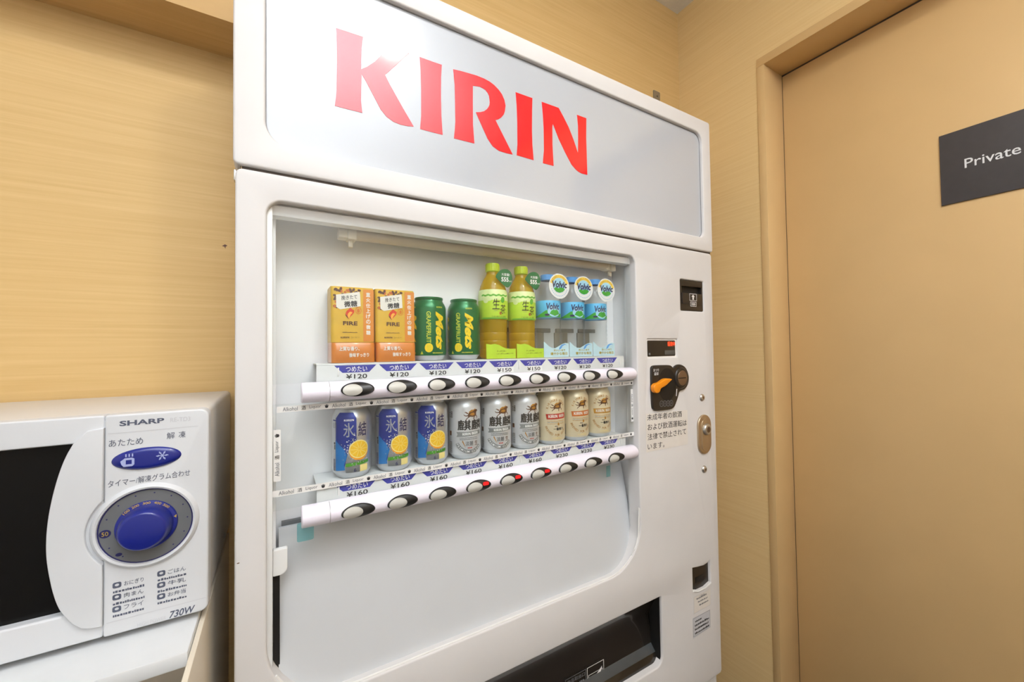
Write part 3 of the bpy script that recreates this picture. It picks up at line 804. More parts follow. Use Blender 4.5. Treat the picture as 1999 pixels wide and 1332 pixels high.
L1, L2, L3, L4 = -.00012, -.00024, -.00036, -.00048
def creature(mb, cx, cz, s, d, mp=FL):
    body = [(-.35, -.05), (-.28, .12), (-.1, .22), (.1, .24), (.22, .34), (.34, .40), (.46, .36), (.50, .26), (.40, .22), (.36, .10), (.38, -.02), (.26, -.14), (.05, -.16), (-.15, -.12), (-.28, -.16)]
    sc = lambda pts: [(cx + a * s, cz + b * s) for a, b in pts]
    flat(mb, sc([(-.30, .06), (-.22, .26), (-.05, .38), (.12, .36), (.28, .46), (.30, .30), (.22, .10), (.0, .02)]), d, 'p_gold', mp)
    flat(mb, sc(smooth(body, 1)), d - .0001, 'p_brown', mp)
    flat(mb, sc([(-.20, .02), (-.05, .16), (.15, .16), (.24, .02), (.05, -.06)]), d - .0002, 'p_gold', mp)
    for pts in ([(-.30, .0), (-.52, -.02), (-.62, .08), (-.64, .04), (-.54, -.08), (-.28, -.08)], [(-.24, -.10), (-.42, -.22), (-.50, -.36), (-.46, -.37), (-.36, -.24), (-.16, -.14)],
                [(.16, -.12), (.10, -.26), (.16, -.38), (.20, -.36), (.17, -.25), (.26, -.12)], [(.30, -.06), (.42, -.18), (.40, -.30), (.44, -.30), (.48, -.17), (.36, -.02)],
                [(-.34, .06), (-.50, .20), (-.60, .22), (-.48, .26), (-.28, .14)]):
        flat(mb, sc(smooth(pts, 1)), d - .0001, 'p_brown', mp)
def arcband(mb, cx, cz, r0, r1, a0, a1, d, mname, mp=FL, n=18):
    pts = [(cx + r1 * cos(radians(a0 + (a1 - a0) * k / n)), cz + r1 * sin(radians(a0 + (a1 - a0) * k / n))) for k in range(n + 1)]
    pts += [(cx + r0 * cos(radians(a1 + (a0 - a1) * k / n)), cz + r0 * sin(radians(a1 + (a0 - a1) * k / n))) for k in range(n + 1)]
    flat(mb, pts, d, mname, mp)
def arctext(mb, s, cx, cz, r, a0, a1, h, d, mname, mp=FL, inward=False, bold=.01):
    n = len(s)
    for k, ch in enumerate(s):
        if ch == ' ': continue
        a = radians(a0 + (a1 - a0) * k / max(1, n - 1))
        vs, fs, asp = text_geo(ch, bold)
        ww = min(asp * h, h * .95); th = a - pi / 2 if not inward else a + pi / 2
        out = []
        for u, v in vs:
            x, y = (u - .5) * ww, (v - .5) * h
            out.append(mp(cx + r * cos(a) + x * cos(th) - y * sin(th), cz + r * sin(a) + x * sin(th) + y * cos(th), d))
        mb.add(out, fs, mname)
def rect(mb, x0, x1, z0, z1, d, mname, mp=FL): flat(mb, [(x0, z0), (x1, z0), (x1, z1), (x0, z1)], d, mname, mp)

def make_can(label, cat, group, bodymat, printmb, az=0.0, metal_top='can_silver', zsplit=.0125):
    root = thing('drink_can', label, cat, (0, 0, 0), group)
    mb = MB(); lathe(mb, [p for p in CANP[5:15]], 0, 0, 0, bodymat, 44); lathe(mb, CANP[:6], 0, 0, 0, 'can_silver', 44); mb.build('can_body', root, (0, 0, 0))
    mb = MB(); lathe(mb, CANP[14:], 0, 0, 0, metal_top, 44); mb.build('can_lid', root, (0, 0, 0))
    wrapped(printmb, can_r, az=az).build('label_print', root, (0, 0, 0), angle=60)
    return root
def copy_tree(o, parent=None):
    c = o.copy(); COL.objects.link(c)
    if parent is not None: c.parent = parent
    for ch in list(o.children): copy_tree(ch, c)
    return c
CY = .0562
def place(o, x, y, zrel, rz, label):
    o.location = (x, y, CZ + zrel + .0006); o.rotation_euler = (0, 0, rz); o['label'] = label
    return o

# -- grapefruit soda cans
pm = MB()
def mets(s0, d=L1):
    text(pm, 'GRAPEFRUIT', s0 - .0155, s0 - .0070, .0335, .0935, d, 'p_lime', FL, bold=.02, rot=-90)
    flat(pm, ellipse(s0 - .0112, .0245, .0078, .0088, 20), d, 'p_yellow', FL)
    for k, sx in enumerate((-.003, .001)): text(pm, ['フルーツ', 'グレープ'][k], s0 - .0112 + sx, s0 - .0112 + sx + .0022, .0195, .0295, L2, 't_green', FL, rot=-90)
    text(pm, 'Mets', s0 + .0020, s0 + .0200, .0205, .0935, d, 'p_yellow', FL, bold=.045, shear=.35, rot=-90)
    wordmark(pm, s0 + .004, s0 + .0175, .1005, .1038, d, 'p_lime', FL)
    bars(pm, s0 - .004, s0 + .018, .0135, .0158, d, 'p_lime', 7, FL, seed=3)
mets(.0); mets(-.0565)
flat(pm, [(-.0275, .012), (-.0215, .012), (-.0245, .0185)], L1, 'p_lime', FL)
g = make_can('', 'can', 'green soda cans on the upper shelf', 'can_green', pm, 0, 'can_green')
place(g, UX[2] - .0015, CY, SH[0], 0, 'green grapefruit soda can beside the coffee cartons, wider lettering side')
g2 = copy_tree(g); place(g2, UX[3] + .0005, CY, SH[0], radians(-24), 'green grapefruit soda can directly left of the bottled tea')
# -- lemon chuhai cans
pm = MB()
flat(pm, [(-.0320, .016), (-.0320, .103), (-.027, .1125), (-.0005, .1125), (.0045, .103), (.0045, .066), (-.008, .050), (-.016, .016)], L1, 'p_blue', FL)
flat(pm, [(-.0320, .030), (-.0320, .066), (-.016, .052), (-.010, .040), (-.016, .024)], L2, 'p_blue2', FL)
flat(pm, [(-.0320, .014), (-.0320, .040), (-.018, .036), (-.014, .016)], L2 + .00002, 'p_blue2', FL)
rect(pm, -.0335, -.0322, .014, .110, L3, 'p_silver', FL)
text(pm, '氷', -.0165, .0010, .0715, .0955, L3, 'p_silver', FL, bold=.008)
text(pm, '結', .0075, .0220, .0715, .0955, L2, 'p_navy', FL, heavy=.0002)
wordmark(pm, -.0155, .0005, .0985, .1018, L3, 'ink_white', FL)
flat(pm, ellipse(.0090, .0475, .0170, .0165, 30), L2, 'p_orange', FL)
flat(pm, ellipse(.0090, .0498, .0168, .0155, 30), L3, 'p_pith', FL); flat(pm, ellipse(.0090, .0498, .0150, .0137, 30), L3 - .0001, 'p_lemon', FL)
for k in range(10):
    a = pi * k / 5; ca, sa = cos(a), sin(a)
    flat(pm, [(.0090 + .0025 * ca - .0003 * sa, .0498 + .0022 * sa + .0003 * ca), (.0090 + .0142 * ca - .0003 * sa, .0498 + .0130 * sa + .0003 * ca), (.0090 + .0142 * ca + .0003 * sa, .0498 + .0130 * sa - .0003 * ca), (.0090 + .0025 * ca + .0003 * sa, .0498 + .0022 * sa - .0003 * ca)], L4 - .0001, 'p_pith', FL)
rnd = random.Random(5)
for k in range(90):
    a = rnd.uniform(.55, 1.75) * pi; rr = .0175 + abs(rnd.gauss(0, .005)); cx, cz = .009 + rr * cos(a), .049 + rr * sin(a)
    s = rnd.uniform(.0004, .0012)
    flat(pm, ellipse(cx, cz, s, s, 6), L4, 'p_silver' if k % 3 else 'ink_white', FL)
flat(pm, [(-.013, .0270), (.026, .0300), (.026, .0245), (-.013, .0212)], L3, 'p_leaf', FL)
rect(pm, -.013, .010, .0110, .0205, L3, 'p_ribbon', FL); rect(pm, .010, .024, .0110, .0225, L3, 'p_pith', FL)
text(pm, '6', .0000, .0040, .0120, .0185, L4, 'p_navy', FL, bold=.02)
for k in range(9): rect(pm, -.039, -.031, .014 + .0023 * k, .0152 + .0023 * k, L1, 'p_navy', FL)
rect(pm, -.036, -.029, .050, .058, L1, 'ink_black', FL); flat(pm, ellipse(-.0345, .0605, .003, .002, 10), L1, 'ink_black', FL)
rect(pm, -.040, -.028, .0985, .1005, L1, 'p_blue', FL); text(pm, 'お酒', -.039, -.030, .086, .096, L1, 'ink_grey', FL)
h = make_can('', 'can', 'blue and silver lemon drink cans on the lower shelf', 'can_silver', pm)
for i, lb in enumerate(('blue and silver lemon drink can at the left end of the lower shelf', 'blue and silver lemon drink can, the middle one of its three', 'blue and silver lemon drink can right beside the silver cans with black characters')):
    c_ = h if i == 0 else copy_tree(h)
    place(c_, UX[i] + .0005, CY, SH[1], radians((-4, -8, -10)[i]), lb)
# -- silver beer cans
pm = MB()
flat(pm, [(-.014, .083), (-.010, .097), (.002, .1055), (.022, .1055), (.022, .083)], L1, 'can_white', FL)
creature(pm, .0135, .0880, .027, L2)
text(pm, '麒麟', -.0155, .0380, .0585, .0785, L2, 'ink_black', FL, heavy=.0005)
flat(pm, [(-.0185, .0455), (.036, .0485), (.036, .0560), (-.0185, .0550), (-.016, .0505)], L2, 'p_ribbon', FL)
wordmark(pm, -.006, .010, .0484, .0535, L3, 'ink_white', FL); text(pm, 'BEER', .0125, .028, .0490, .0540, L3, 'ink_white', FL, bold=.02)
for k in range(2): bars(pm, -.012, .026, .0425 - .003 * k, .0440 - .003 * k, L2, 'ink_grey', 14, FL, seed=50 + k)
text(pm, '淡麗', -.0005, .0155, .0275, .0365, L2, 'ink_grey', FL, heavy=.00015); text(pm, '生', .0190, .0265, .0275, .0365, L2, 'p_brown', FL, bold=.012)
bars(pm, .004, .013, .0225, .0250, L2, 'p_red', 3, FL, seed=60)
flat(pm, [(-.006, .039), (-.002, .030), (.000, .024), (-.003, .029), (-.007, .036)], L2, 'p_gold', FL)
arcband(pm, .009, .0450, .0255, .0325, 205, 320, L2, 'p_ribbon')
arctext(pm, 'PREMIUM CLEAR', .009, .0450, .0290, 210, 315, .0042, L3, 'ink_white', inward=True)
for k in range(10): rect(pm, -.0375, -.0295, .013 + .0023 * k, .0142 + .0023 * k, L1, 'ink_grey', FL)
rect(pm, -.037, -.031, .047, .056, L1, 'p_brown', FL); text(pm, 'お酒', -.037, -.028, .082, .095, L1, 'ink_black', FL, bold=.01)
bars(pm, .004, .022, .0135, .0152, L1, 'ink_grey', 8, FL, seed=61)
s_ = make_can('', 'can', 'silver cans with black characters on the lower shelf', 'can_white', pm)
for i, lb in enumerate(('silver can with black characters, next to the blue lemon cans', 'silver can with black characters, the middle one of three', 'silver can with black characters, next to the cream can with a red band')):
    c_ = s_ if i == 0 else copy_tree(s_)
    place(c_, UX[3 + i] - .0005, CY, SH[1], radians((-20, -24, -18)[i]), lb)
# -- cream beer cans; the band colour differs from can to can
BANDS = ('p_red', 'p_rust', 'p_ochre')
for i, lb in enumerate(('cream and gold beer can with a red band', 'cream and gold beer can with an orange band', 'cream and gold beer can with a mustard band at the right end of its row')):
    pm = MB(); bc = BANDS[i]
    arctext(pm, "KIRIN'S BEER", .0085, .0800, .0215, 168, 25, .0052, L1, 'p_gold')
    creature(pm, .0100, .0855, .0260, L2)
    flat(pm, [(-.0165, .0700), (.036, .0715), (.036, .0590), (-.0145, .0580)], L1, bc, FL)
    wordmark(pm, -.0105, .0105, .0615, .0685, L2, 'c_card', FL); text(pm, 'BEER', .0145, .0310, .0622, .0685, L2, 'c_card', FL, bold=.02)
    for k in range(3): bars(pm, -.013, .030, .0535 - .0030 * k, .0548 - .0030 * k, L1, 'p_gold' if k != 1 else 'p_ribbon', 16, FL, seed=70 + k)
    flat(pm, [(.0125, .0520), (.0105, .0465), (.0118, .0440), (.0145, .0440), (.0155, .0465)], L2, 'p_gold', FL)
    text(pm, '一番搾り', .0010, .0255, .0330, .0395, L2, 'ink_black', FL, heavy=.00025); bars(pm, .004, .012, .0415, .0435, L2, 'ink_black', 3, FL, seed=80)
    arctext(pm, 'BREWED FOR GOOD', .0095, .0490, .0265, 198, 325, .0050, L1, 'p_gold', inward=True)
    bars(pm, -.002, .022, .0150, .0166, L1, 'p_pith', 8, FL, seed=81)
    for k in range(8): rect(pm, -.0385, -.0310, .016 + .003 * k, .0176 + .003 * k, L1, 'p_ribbon', FL)
    c_ = make_can('', 'can', 'cream and gold cans on the lower shelf', 'can_cream', pm)
    place(c_, UX[6 + i] + (-.0005), CY, SH[1], radians((-26, -25, -30)[i]), lb)

# -- coffee display cartons (flat printed fronts with a bulged foot)
def coffee():
    root = thing('coffee_carton', '', 'carton', (0, 0, 0), 'yellow coffee cartons on the upper shelf')
    w2 = .0355
    mb = MB()
    secs = [(0, -.0395, .006), (.004, -.0420, .009), (.030, -.0415, .009), (.0345, -.0385, .008), (.0355, -.0335, .006), (.120, -.0325, .006), (.1295, -.0315, .006), (.1315, -.0295, .006)]
    rows = []
    for z, yf, rr in secs:
        ring = [(u, v, z) for u, v in rrect(-w2, w2, yf, .024, (rr, rr, .003, .003), 4)]; rows.append(ring)
    n = len(rows[0]); vs = [p for r_ in rows for p in r_]
    def faces(i0, i1): return [(i * n + j, i * n + (j + 1) % n, (i + 1) * n + (j + 1) % n, (i + 1) * n + j) for i in range(i0, i1) for j in range(n)]
    mb.add(vs, faces(3, 7) + [tuple((len(rows) - 1) * n + j for j in range(n))], 'c_mustard'); mb.build('carton_body', root, (0, 0, 0))
    mb = MB(); mb.add(vs, faces(0, 4) + [tuple(range(n))], 'c_band'); mb.build('carton_foot', root, (0, 0, 0))
    mb = MB()
    G = lambda u, v, d: (u, -.0337 + .0010 * (v - .0355) / .085 + d, v)
    flat(mb, rrect(.0165, .0345, .0362, .1285, .001, 2), 0, 'c_orange', G)
    text(mb, '直火仕上げの微糖', 0, 1, 0, 1, 0, 'c_card', lambda u, v, d: (0, 0, 0)) if False else None
    for k, ch in enumerate('直火仕上げの微糖'): text(mb, ch, .0215, .0285, .1155 - .0096 * k, .1230 - .0096 * k, -.0003, 'c_card', G, heavy=.00022)
    rnd = random.Random(3)
    for k in range(26):
        cx, cz = rnd.uniform(-.029, .013), .1235 + rnd.uniform(-.006, .004)
        if k > 18: cx, cz = -.029 + rnd.uniform(-.002, .003), rnd.uniform(.095, .118)
        flat(mb, ellipse(cx, cz, .0030, .0021, 10, rnd.uniform(0, 3)), -.0001 - .00001 * k, 'p_brown' if k % 3 else 'p_rust', G)
    flat(mb, [(-.027, .0955), (-.021, .0915), (.0125, .0985), (.0115, .1200), (.0105, .1235), (-.0275, .1165)], -.0005, 'c_card', G)
    text(mb, '挽きたて', -.0190, .0065, .1075, .1150, -.0008, 'ink_black', G, skew=.14, bold=.008)
    text(mb, '微糖', -.0145, .0065, .0955, .1055, -.0008, 'ink_black', G, skew=.12, heavy=.00025)
    flat(mb, [(-.0070, .0755), (-.0110, .0800), (-.0125, .0850), (-.0105, .0895), (-.0060, .0935), (-.0055, .0960), (-.0020, .0930), (.0020, .0905), (.0015, .0870), (-.0010, .0835), (-.0050, .0790)], -.0004, 'c_flame', G)
    flat(mb, [(-.0070, .0757), (-.0090, .0805), (-.0085, .0845), (-.0055, .0880), (-.0030, .0880), (-.0010, .0865), (-.0040, .0830), (-.0055, .0795)], -.0006, 'c_flame2', G)
    flat(mb, [(-.0070, .0752), (-.0120, .0805), (-.0126, .0840), (-.0100, .0805)], -.0007, 'p_brown', G)
    text(mb, 'FIRE', -.0165, .0070, .0645, .0715, -.0004, 'p_brown', G, bold=.03)
    flat(mb, ellipse(.0085, .0905, .0050, .0062, 18), -.0009, 'c_flame', G, [ellipse(.0085, .0905, .0044, .0056, 18)])
    text(mb, '香', .0060, .0110, .0875, .0935, -.0009, 'c_flame', G)
    bars(mb, -.0175, .0070, .0515, .0530, -.0004, 'p_brown', 12, G, seed=90)
    wordmark(mb, -.0205, -.0065, .0420, .0450, -.0004, 'p_brown', G); text(mb, 'コーヒー', -.0040, .0100, .0422, .0448, -.0004, 'p_brown', G)
    B = lambda u, v, d: (u, -.0426 + d, v)
    text(mb, '上質な香り、', -.0240, .0085, .0205, .0275, 0, 'c_card', B, heavy=.0002); text(mb, '後味すっきり', -.0080, .0240, .0095, .0165, 0, 'c_card', B, heavy=.0002)
    mb.build('front_print', root, (0, 0, 0))
    return root
cf = coffee(); place(cf, UX[0] - .0005, .0650, SH[0], 0, 'yellow coffee display carton at the left end of the upper shelf')
c2 = copy_tree(cf); place(c2, UX[1] + .0000, .0650, SH[0], 0, 'yellow coffee display carton touching the green soda can')

# -- tea bottles
def tea():
    root = thing('tea_bottle', '', 'bottle', (0, 0, 0), 'green tea bottles on the upper shelf')
    low = [(.0, .003), (.022, .0), (.0275, .002), (.0295, .006), (.0295, .020), (.0288, .022), (.0295, .024), (.0295, .038), (.0288, .040), (.0295, .042), (.0295, .056), (.0288, .058), (.0295, .060), (.0300, .085), (.0308, .088)]
    mb = MB(); lathe(mb, low, 0, 0, 0, 'tea_liquid', 36); mb.build('bottle_body', root, (0, 0, 0))
    mb = MB(); lathe(mb, [(.0308, .142), (.0300, .150), (.0268, .163), (.0205, .177), (.0150, .186), (.0132, .192), (.0132, .196)], 0, 0, 0, 'tea_liquid', 36); mb.build('bottle_shoulder', root, (0, 0, 0))
    mb = MB(); lathe(mb, [(.0308, .0865), (.0318, .089), (.0322, .100), (.0322, .128), (.0316, .141), (.0303, .150), (.0296, .1520)], 0, 0, 0, 't_lime', 36)
    lathe(mb, [(.0322, .1282), (.0324, .1285), (.0318, .1412), (.0305, .1502), (.0297, .1522)], 0, 0, 0, 't_pale', 36); mb.build('label_sleeve', root, (0, 0, 0))
    pm = MB()
    for k in range(11):
        s = -.030 + .006 * k; flat(pm, ellipse(s, .1395 - .0012 * (k % 2), .0042, .0020, 10, .25 * (-1) ** k), L1, 't_green', FL)
    for (a, b, r_) in ((-.014, .131, .0055), (-.022, .127, .006), (-.006, .134, .004)): flat(pm, ellipse(a, b, r_, r_ * .9, 16), L1 + .00005, 't_pale', FL)
    flat(pm, ellipse(.0165, .1290, .0050, .0070, 16, -.3), L2, 't_green', FL)
    text(pm, '生', -.0075, .0085, .1080, .1310, L3, 'ink_black', FL, shear=.1); text(pm, '茶', .0100, .0245, .0980, .1190, L3, 'ink_black', FL, shear=.1)
    flat(pm, ellipse(.0105, .0995, .0030, .0038, 12), L2, 'p_gold', FL)
    bars(pm, -.004, .005, .1045, .1055, L2, 'ink_grey', 4, FL, seed=4)
    text(pm, 'うまみ香りよい緑茶', -.0090, .0250, .0905, .0940, L2, 't_tag', FL); rect(pm, -.031, .031, .0875, .0900, L1, 't_green', FL)
    wrapped(pm, lambda z: .0323 if z < .128 else .0323 - (z - .128) * .05, az=radians(-17)).build('label_print', root, (0, 0, 0), angle=60)
    mb = MB(); lathe(mb, [(.0132, .194), (.0150, .196), (.0150, .2115), (.0140, .2135), (.0, .2135)], 0, 0, 0, 't_cap', 28)
    for k in range(24):
        a = 2 * pi * k / 24; mb.add([(.0150 * sin(a - .05), -.0150 * cos(a - .05), .197), (.0154 * sin(a), -.0154 * cos(a), .197), (.0150 * sin(a + .05), -.0150 * cos(a + .05), .197), (.0150 * sin(a - .05), -.0150 * cos(a - .05), .211), (.0154 * sin(a), -.0154 * cos(a), .211), (.0150 * sin(a + .05), -.0150 * cos(a + .05), .211)], [(0, 1, 4, 3), (1, 2, 5, 4)], 't_cap')
    mb.build('bottle_cap', root, (0, 0, 0))
    # leaf-shaped hang tag
    mb = MB(); T = lambda u, v, d: (-.0105 + (u + .0105) * 1.18, -.0318 + d, .186 + (v - .186) * 1.22 - .006)
    leaf = [(-.0105, .1860), (-.0020, .1965), (.0060, .2005), (.0150, .2010), (.0215, .1965), (.0250, .1880), (.0240, .1780), (.0190, .1700), (.0145, .1665), (.0080, .1700), (.0000, .1760), (-.0060, .1810)]
    plate(mb, smooth(leaf), (), 0, .0008, 0, 't_tag', T); text(mb, '大容量!', .0020, .0190, .1880, .1930, -.0003, 'ink_white', T, bold=.01)
    text(mb, '555', .0015, .0165, .1775, .1855, -.0003, 'ink_white', T, bold=.03); text(mb, 'ml', .0175, .0225, .1775, .1810, -.0003, 'ink_white', T); mb.build('hang_tag', root, (0, 0, 0))
    # wave-cut card at the foot
    mb = MB(); Wc = lambda u, v, d: (u, -.0335 + d, v)
    wave = [(-.034, .0005), (.036, .0005), (.036, .0215), (.022, .0215), (.012, .0225), (.004, .0255), (-.004, .0300), (-.014, .0325), (-.024, .0310), (-.034, .0325)]
    plate(mb, wave[:2] + smooth(wave[2:], 0), (), 0, .0008, 0, 't_lime', Wc)
    text(mb, 'すっきり甘い', -.0100, .0130, .0150, .0180, -.0003, 'ink_black', Wc, bold=.008); text(mb, 'しゃっきりした味わいです', -.0100, .0300, .0095, .0125, -.0003, 'ink_black', Wc, bold=.008); mb.build('wave_card', root, (0, 0, 0))
    return root
te = tea(); te.scale = (1, 1, .958); place(te, UX[4] - .0030, .0570, SH[0], 0, 'green tea bottle with leaf tag, right beside the green cans')
t2 = copy_tree(te); place(t2, UX[5] - .0030, .0570, SH[0], 0, 'green tea bottle with leaf tag, next to the water bottles')

# -- water bottles
def water():
    root = thing('water_bottle', '', 'bottle', (0, 0, 0), 'clear water bottles on the upper shelf')
    prof = [(.0, .004), (.021, .0), (.0285, .003), (.0305, .009)]
    z = .012
    while z < .085: prof += [(.0308, z), (.0296, z + .005)]; z += .011
    prof += [(.0310, .094), (.0300, .0965), (.0300, .137), (.0310, .139), (.0312, .142), (.0305, .156), (.0275, .170), (.0215, .181), (.0150, .188), (.0130, .191)]
    mb = MB(); lathe(mb, prof, 0, 0, 0, 'water_clear', 36); mb.build('bottle_body', root, (0, 0, 0))
    mb = MB(); lathe(mb, [(.0302, .0960), (.0305, .0965), (.0305, .1370), (.0302, .1375)], 0, 0, 0, 'v_blue', 36); mb.build('label_sleeve', root, (0, 0, 0))
    pm = MB()
    flat(pm, [(-.048, .0945), (.036, .0945), (.036, .102), (.026, .1015), (.012, .104), (-.002, .1090), (-.010, .1080), (-.022, .102), (-.035, .097)], L1, 'v_green', FL)
    flat(pm, ellipse(.0120, .1060, .0175, .0115, 22), L2, 'v_sky', FL)
    flat(pm, [(-.0005, .1010), (.004, .1075), (.009, .1095), (.013, .1085), (.019, .1095), (.024, .106), (.027, .1010), (.013, .0965)], L3, 'v_green', FL)
    text(pm, 'Volvic', -.0085, .0270, .1095, .1235, L4, 'p_navy', FL, bold=.03, shear=.15)
    flat(pm, ellipse(-.0065, .0990, .0062, .0024, 14), L3, 'p_navy', FL)
    pm.v = [(a, b, .0975 + (c - .0945) * 1.16) for a, b, c in pm.v]
    wrapped(pm, lambda z: .0306, az=radians(-27)).build('label_print', root, (0, 0, 0), angle=60)
    mb = MB(); lathe(mb, [(.0130, .189), (.0165, .190), (.0165, .2025), (.0155, .2035), (.0, .2035)], 0, 0, 0, 'v_cap', 28); mb.build('bottle_cap', root, (0, 0, 0))
    mb = MB(); T = lambda u, v, d: (u * 1.17 + .0085, -.0348 + d, v * 1.22 + .1720)
    plate(mb, ellipse(0, 0, .0245, .0250, 36), (), 0, .0008, 0, 'v_white', T)
    arcband(mb, 0, 0, .0165, .0228, 15, 165, -.0003, 'v_yellow', T); arctext(mb, 'CHALLENGE', 0, 0, .0197, 140, 40, .0040, -.0005, 'p_ochre', T)
    flat(mb, ellipse(0, .0015, .0155, .0150, 28), -.0003, 'v_sky', T)
    flat(mb, [(-.0135, -.0060), (-.0090, -.0025), (-.0030, -.0045), (.0040, -.0020), (.0090, -.0030), (.0135, -.0060), (.0080, -.0110), (.0000, -.0130), (-.0080, -.0110)], -.0005, 'v_green', T)
    text(mb, 'Volvic', -.0175, .0185, -.0035, .0100, -.0007, 'p_navy', T, bold=.035, shear=.15)
    for k in range(13):
        a = radians(200 + 140 * k / 12); flat(mb, ellipse(.0198 * cos(a), .0198 * sin(a), .0009, .0009, 6), -.0004, 'v_cap', T)
    mb.build('round_tag', root, (0, 0, 0))
    mb = MB(); Wc = lambda u, v, d: (u, -.0335 + d, v)
    wave = [(-.036, .0005), (.034, .0005), (.034, .0330), (.0250, .0345), (.0160, .0320), (.006, .0270), (-.004, .0220), (-.014, .0225), (-.022, .0265), (-.030, .0330), (-.036, .0375)]
    plate(mb, wave, (), 0, .0008, 0, 'v_card', Wc)
    text(mb, 'おいしい水で', -.0090, .0230, .0145, .0195, -.0003, 'v_gold', Wc, heavy=.0002); text(mb, '健やかな毎日', -.0180, .0290, .0055, .0120, -.0003, 'v_gold', Wc, heavy=.0002)
    flat(mb, [(.0050, .0180), (.0080, .0250), (.0130, .0300), (.0220, .0320), (.0290, .0290), (.0220, .0300), (.0160, .0270), (.0120, .0210)], -.0003, 'v_cap', Wc); mb.build('wave_card', root, (0, 0, 0))
    return root
wa = water(); wa.scale = (1, 1, .945)
for i, lb in enumerate(('clear water bottle with round tag, next to the green tea', 'clear water bottle with round tag, the middle one of three', 'clear water bottle with round tag at the right end of the upper shelf')):
    c_ = wa if i == 0 else copy_tree(wa)
    place(c_, UX[6 + i] - .0030, .0570, SH[0], 0, lb)

# ================================================================== MICROWAVE
MY = -.025
Mw = thing('microwave', 'white microwave oven with blue dial beside the vending machine', 'microwave', (-.31, .15, CZ - .350))
MX0, MX1, MZ0, MZ1 = -.545, -.0815, -.342, -.0735
mb = MB(); box(mb, MX0, MX1 - .0015, -.003, .276, MZ0 + .002, MZ1, 'mw_cream', .007, 3); mb.build('oven_body', Mw)
for fx in (MX0 + .04, MX1 - .04):
    for fy in (.04, .24):
        mb = MB(); lathe(mb, [(0, 0), (.012, 0), (.014, .010)], fx, fy, CZ - .350, 'bezel_black', 14); mb.build('foot', Mw)
arc = [P(a, b, MY) for a, b in ((141, 868), (126, 893), (112, 930), (101, 970), (93, 1010), (89, 1050), (89, 1085), (94, 1120), (103, 1160), (115, 1190), (130, 1206))]
PX = -.1838
for _ in range(2): arc = [arc[0]] + [((1 - t_) * a_[0] + t_ * b_[0], (1 - t_) * a_[1] + t_ * b_[1]) for a_, b_ in zip(arc[:-1], arc[1:]) for t_ in (.25, .75)] + [arc[-1]]
hole = [(-.52, -.107), (-.52, -.304)] + [(arc[-1][0], -.3045)] + list(reversed(arc[:-1]))
mb = MB(); plate(mb, rrect(MX0, PX, MZ0, MZ1, (.008, .003, .003, .01), 5), [hole], MY, -.004, .0025, 'mw_white', steps=4); md = mb.build('oven_door', Mw)
mb = MB(); box(mb, PX - .004, PX + .004, MY + .0012, MY + .012, -.335, -.080, 'mw_white'); mb.build('panel_seam', Mw)
mb = MB(); box(mb, -.525, -.19, -.013, -.0115, -.31, -.10, 'mw_glass'); mb.build('door_window', md)
# raised grip between the window's curved edge and the panel
grip = [(x + .0015, z) for x, z in arc]
g_ = [(PX + .0001, -.0885), (grip[0][0] + .012, -.0905)] + grip + [(arc[-1][0] + .006, -.3150), (arc[-1][0] + .013, -.3225), (arc[-1][0] + .020, -.3255), (PX + .0001, -.3270)]
DC = (-.1433, -.2150)
an = math.acos((PX - .0002 - DC[0]) / .0562)
nt_ = [(DC[0] + .0562 * cos(a_), DC[1] + .0562 * sin(a_)) for a_ in (2 * pi - an - (2 * pi - 2 * an) * k / 14 for k in range(15))]
g_ = g_ + nt_
mb = MB(); plate(mb, g_, [], MY - .0045, MY + .001, .0012, 'mw_white', steps=4); mb.build('door_grip', md)
mb = MB(); plate(mb, rrect(PX + .0004, MX1, MZ0, MZ1, (.003, .008, .010, .003), 5), [], MY - .002, -.004, .0025, 'mw_white', steps=4); cpn = mb.build('control_panel', Mw)
PY = MY - .002
mb = MB(); text(mb, 'SHARP', -.1700, -.1275, -.0880, -.0815, PY - .0003, 'mw_ink', bold=.03); text(mb, 'RE-TD3', -.1215, -.1010, -.0880, -.0825, PY - .0003, 'paper_grey')
rect(mb, -.180, -.093, -.0962, -.0958, PY - .0003, 'paper_grey', XZ)
text(mb, 'あたため', -.1795, -.1480, -.1125, -.1040, PY - .0003, 'mw_ink'); text(mb, '解', -.1250, -.1170, -.1095, -.1010, PY - .0003, 'mw_ink'); text(mb, '凍', -.1130, -.1060, -.1095, -.1010, PY - .0003, 'mw_ink')
text(mb, 'タイマー/解凍グラム合わせ', -.1800, -.1010, -.1620, -.1535, PY - .0003, 'mw_ink', skew=.02)
rect(mb, -.1800, -.0835, -.3255, -.3248, PY - .0003, 'paper_grey', XZ)
text(mb, '730W', -.1215, -.0950, -.3400, -.3310, PY - .0003, 'mw_ink', bold=.02, shear=.25); text(mb, 'HIGH POWER', -.1520, -.1245, -.3395, -.3350, PY - .0003, 'paper_grey')
for c, xx in enumerate((-.1745, -.1330)):
    for r_, s in enumerate((('おにぎり', '肉まん', 'フライ'), ('ごはん', '牛乳', 'お弁当'))[c]):
        zz = -.2820 - .0145 * r_ + (.002 if c else 0)
        flat(mb, rrect(xx - .0005, xx + .0075, zz - .0035, zz + .0035, .002, 3), PY - .0003, 'mw_ink', holes=[ellipse(xx + .0035, zz + .0003, .0020, .0016, 10)])
        text(mb, s, xx + .010, xx + .028, zz - .0028, zz + .0028, PY - .0003, 'mw_ink', bold=.004)
        bars(mb, xx, xx + .029, zz - .0092, zz - .0062, PY - .0003, 'mw_ink', 9, seed=100 + r_ + 5 * c)
mb.build('panel_print', cpn)
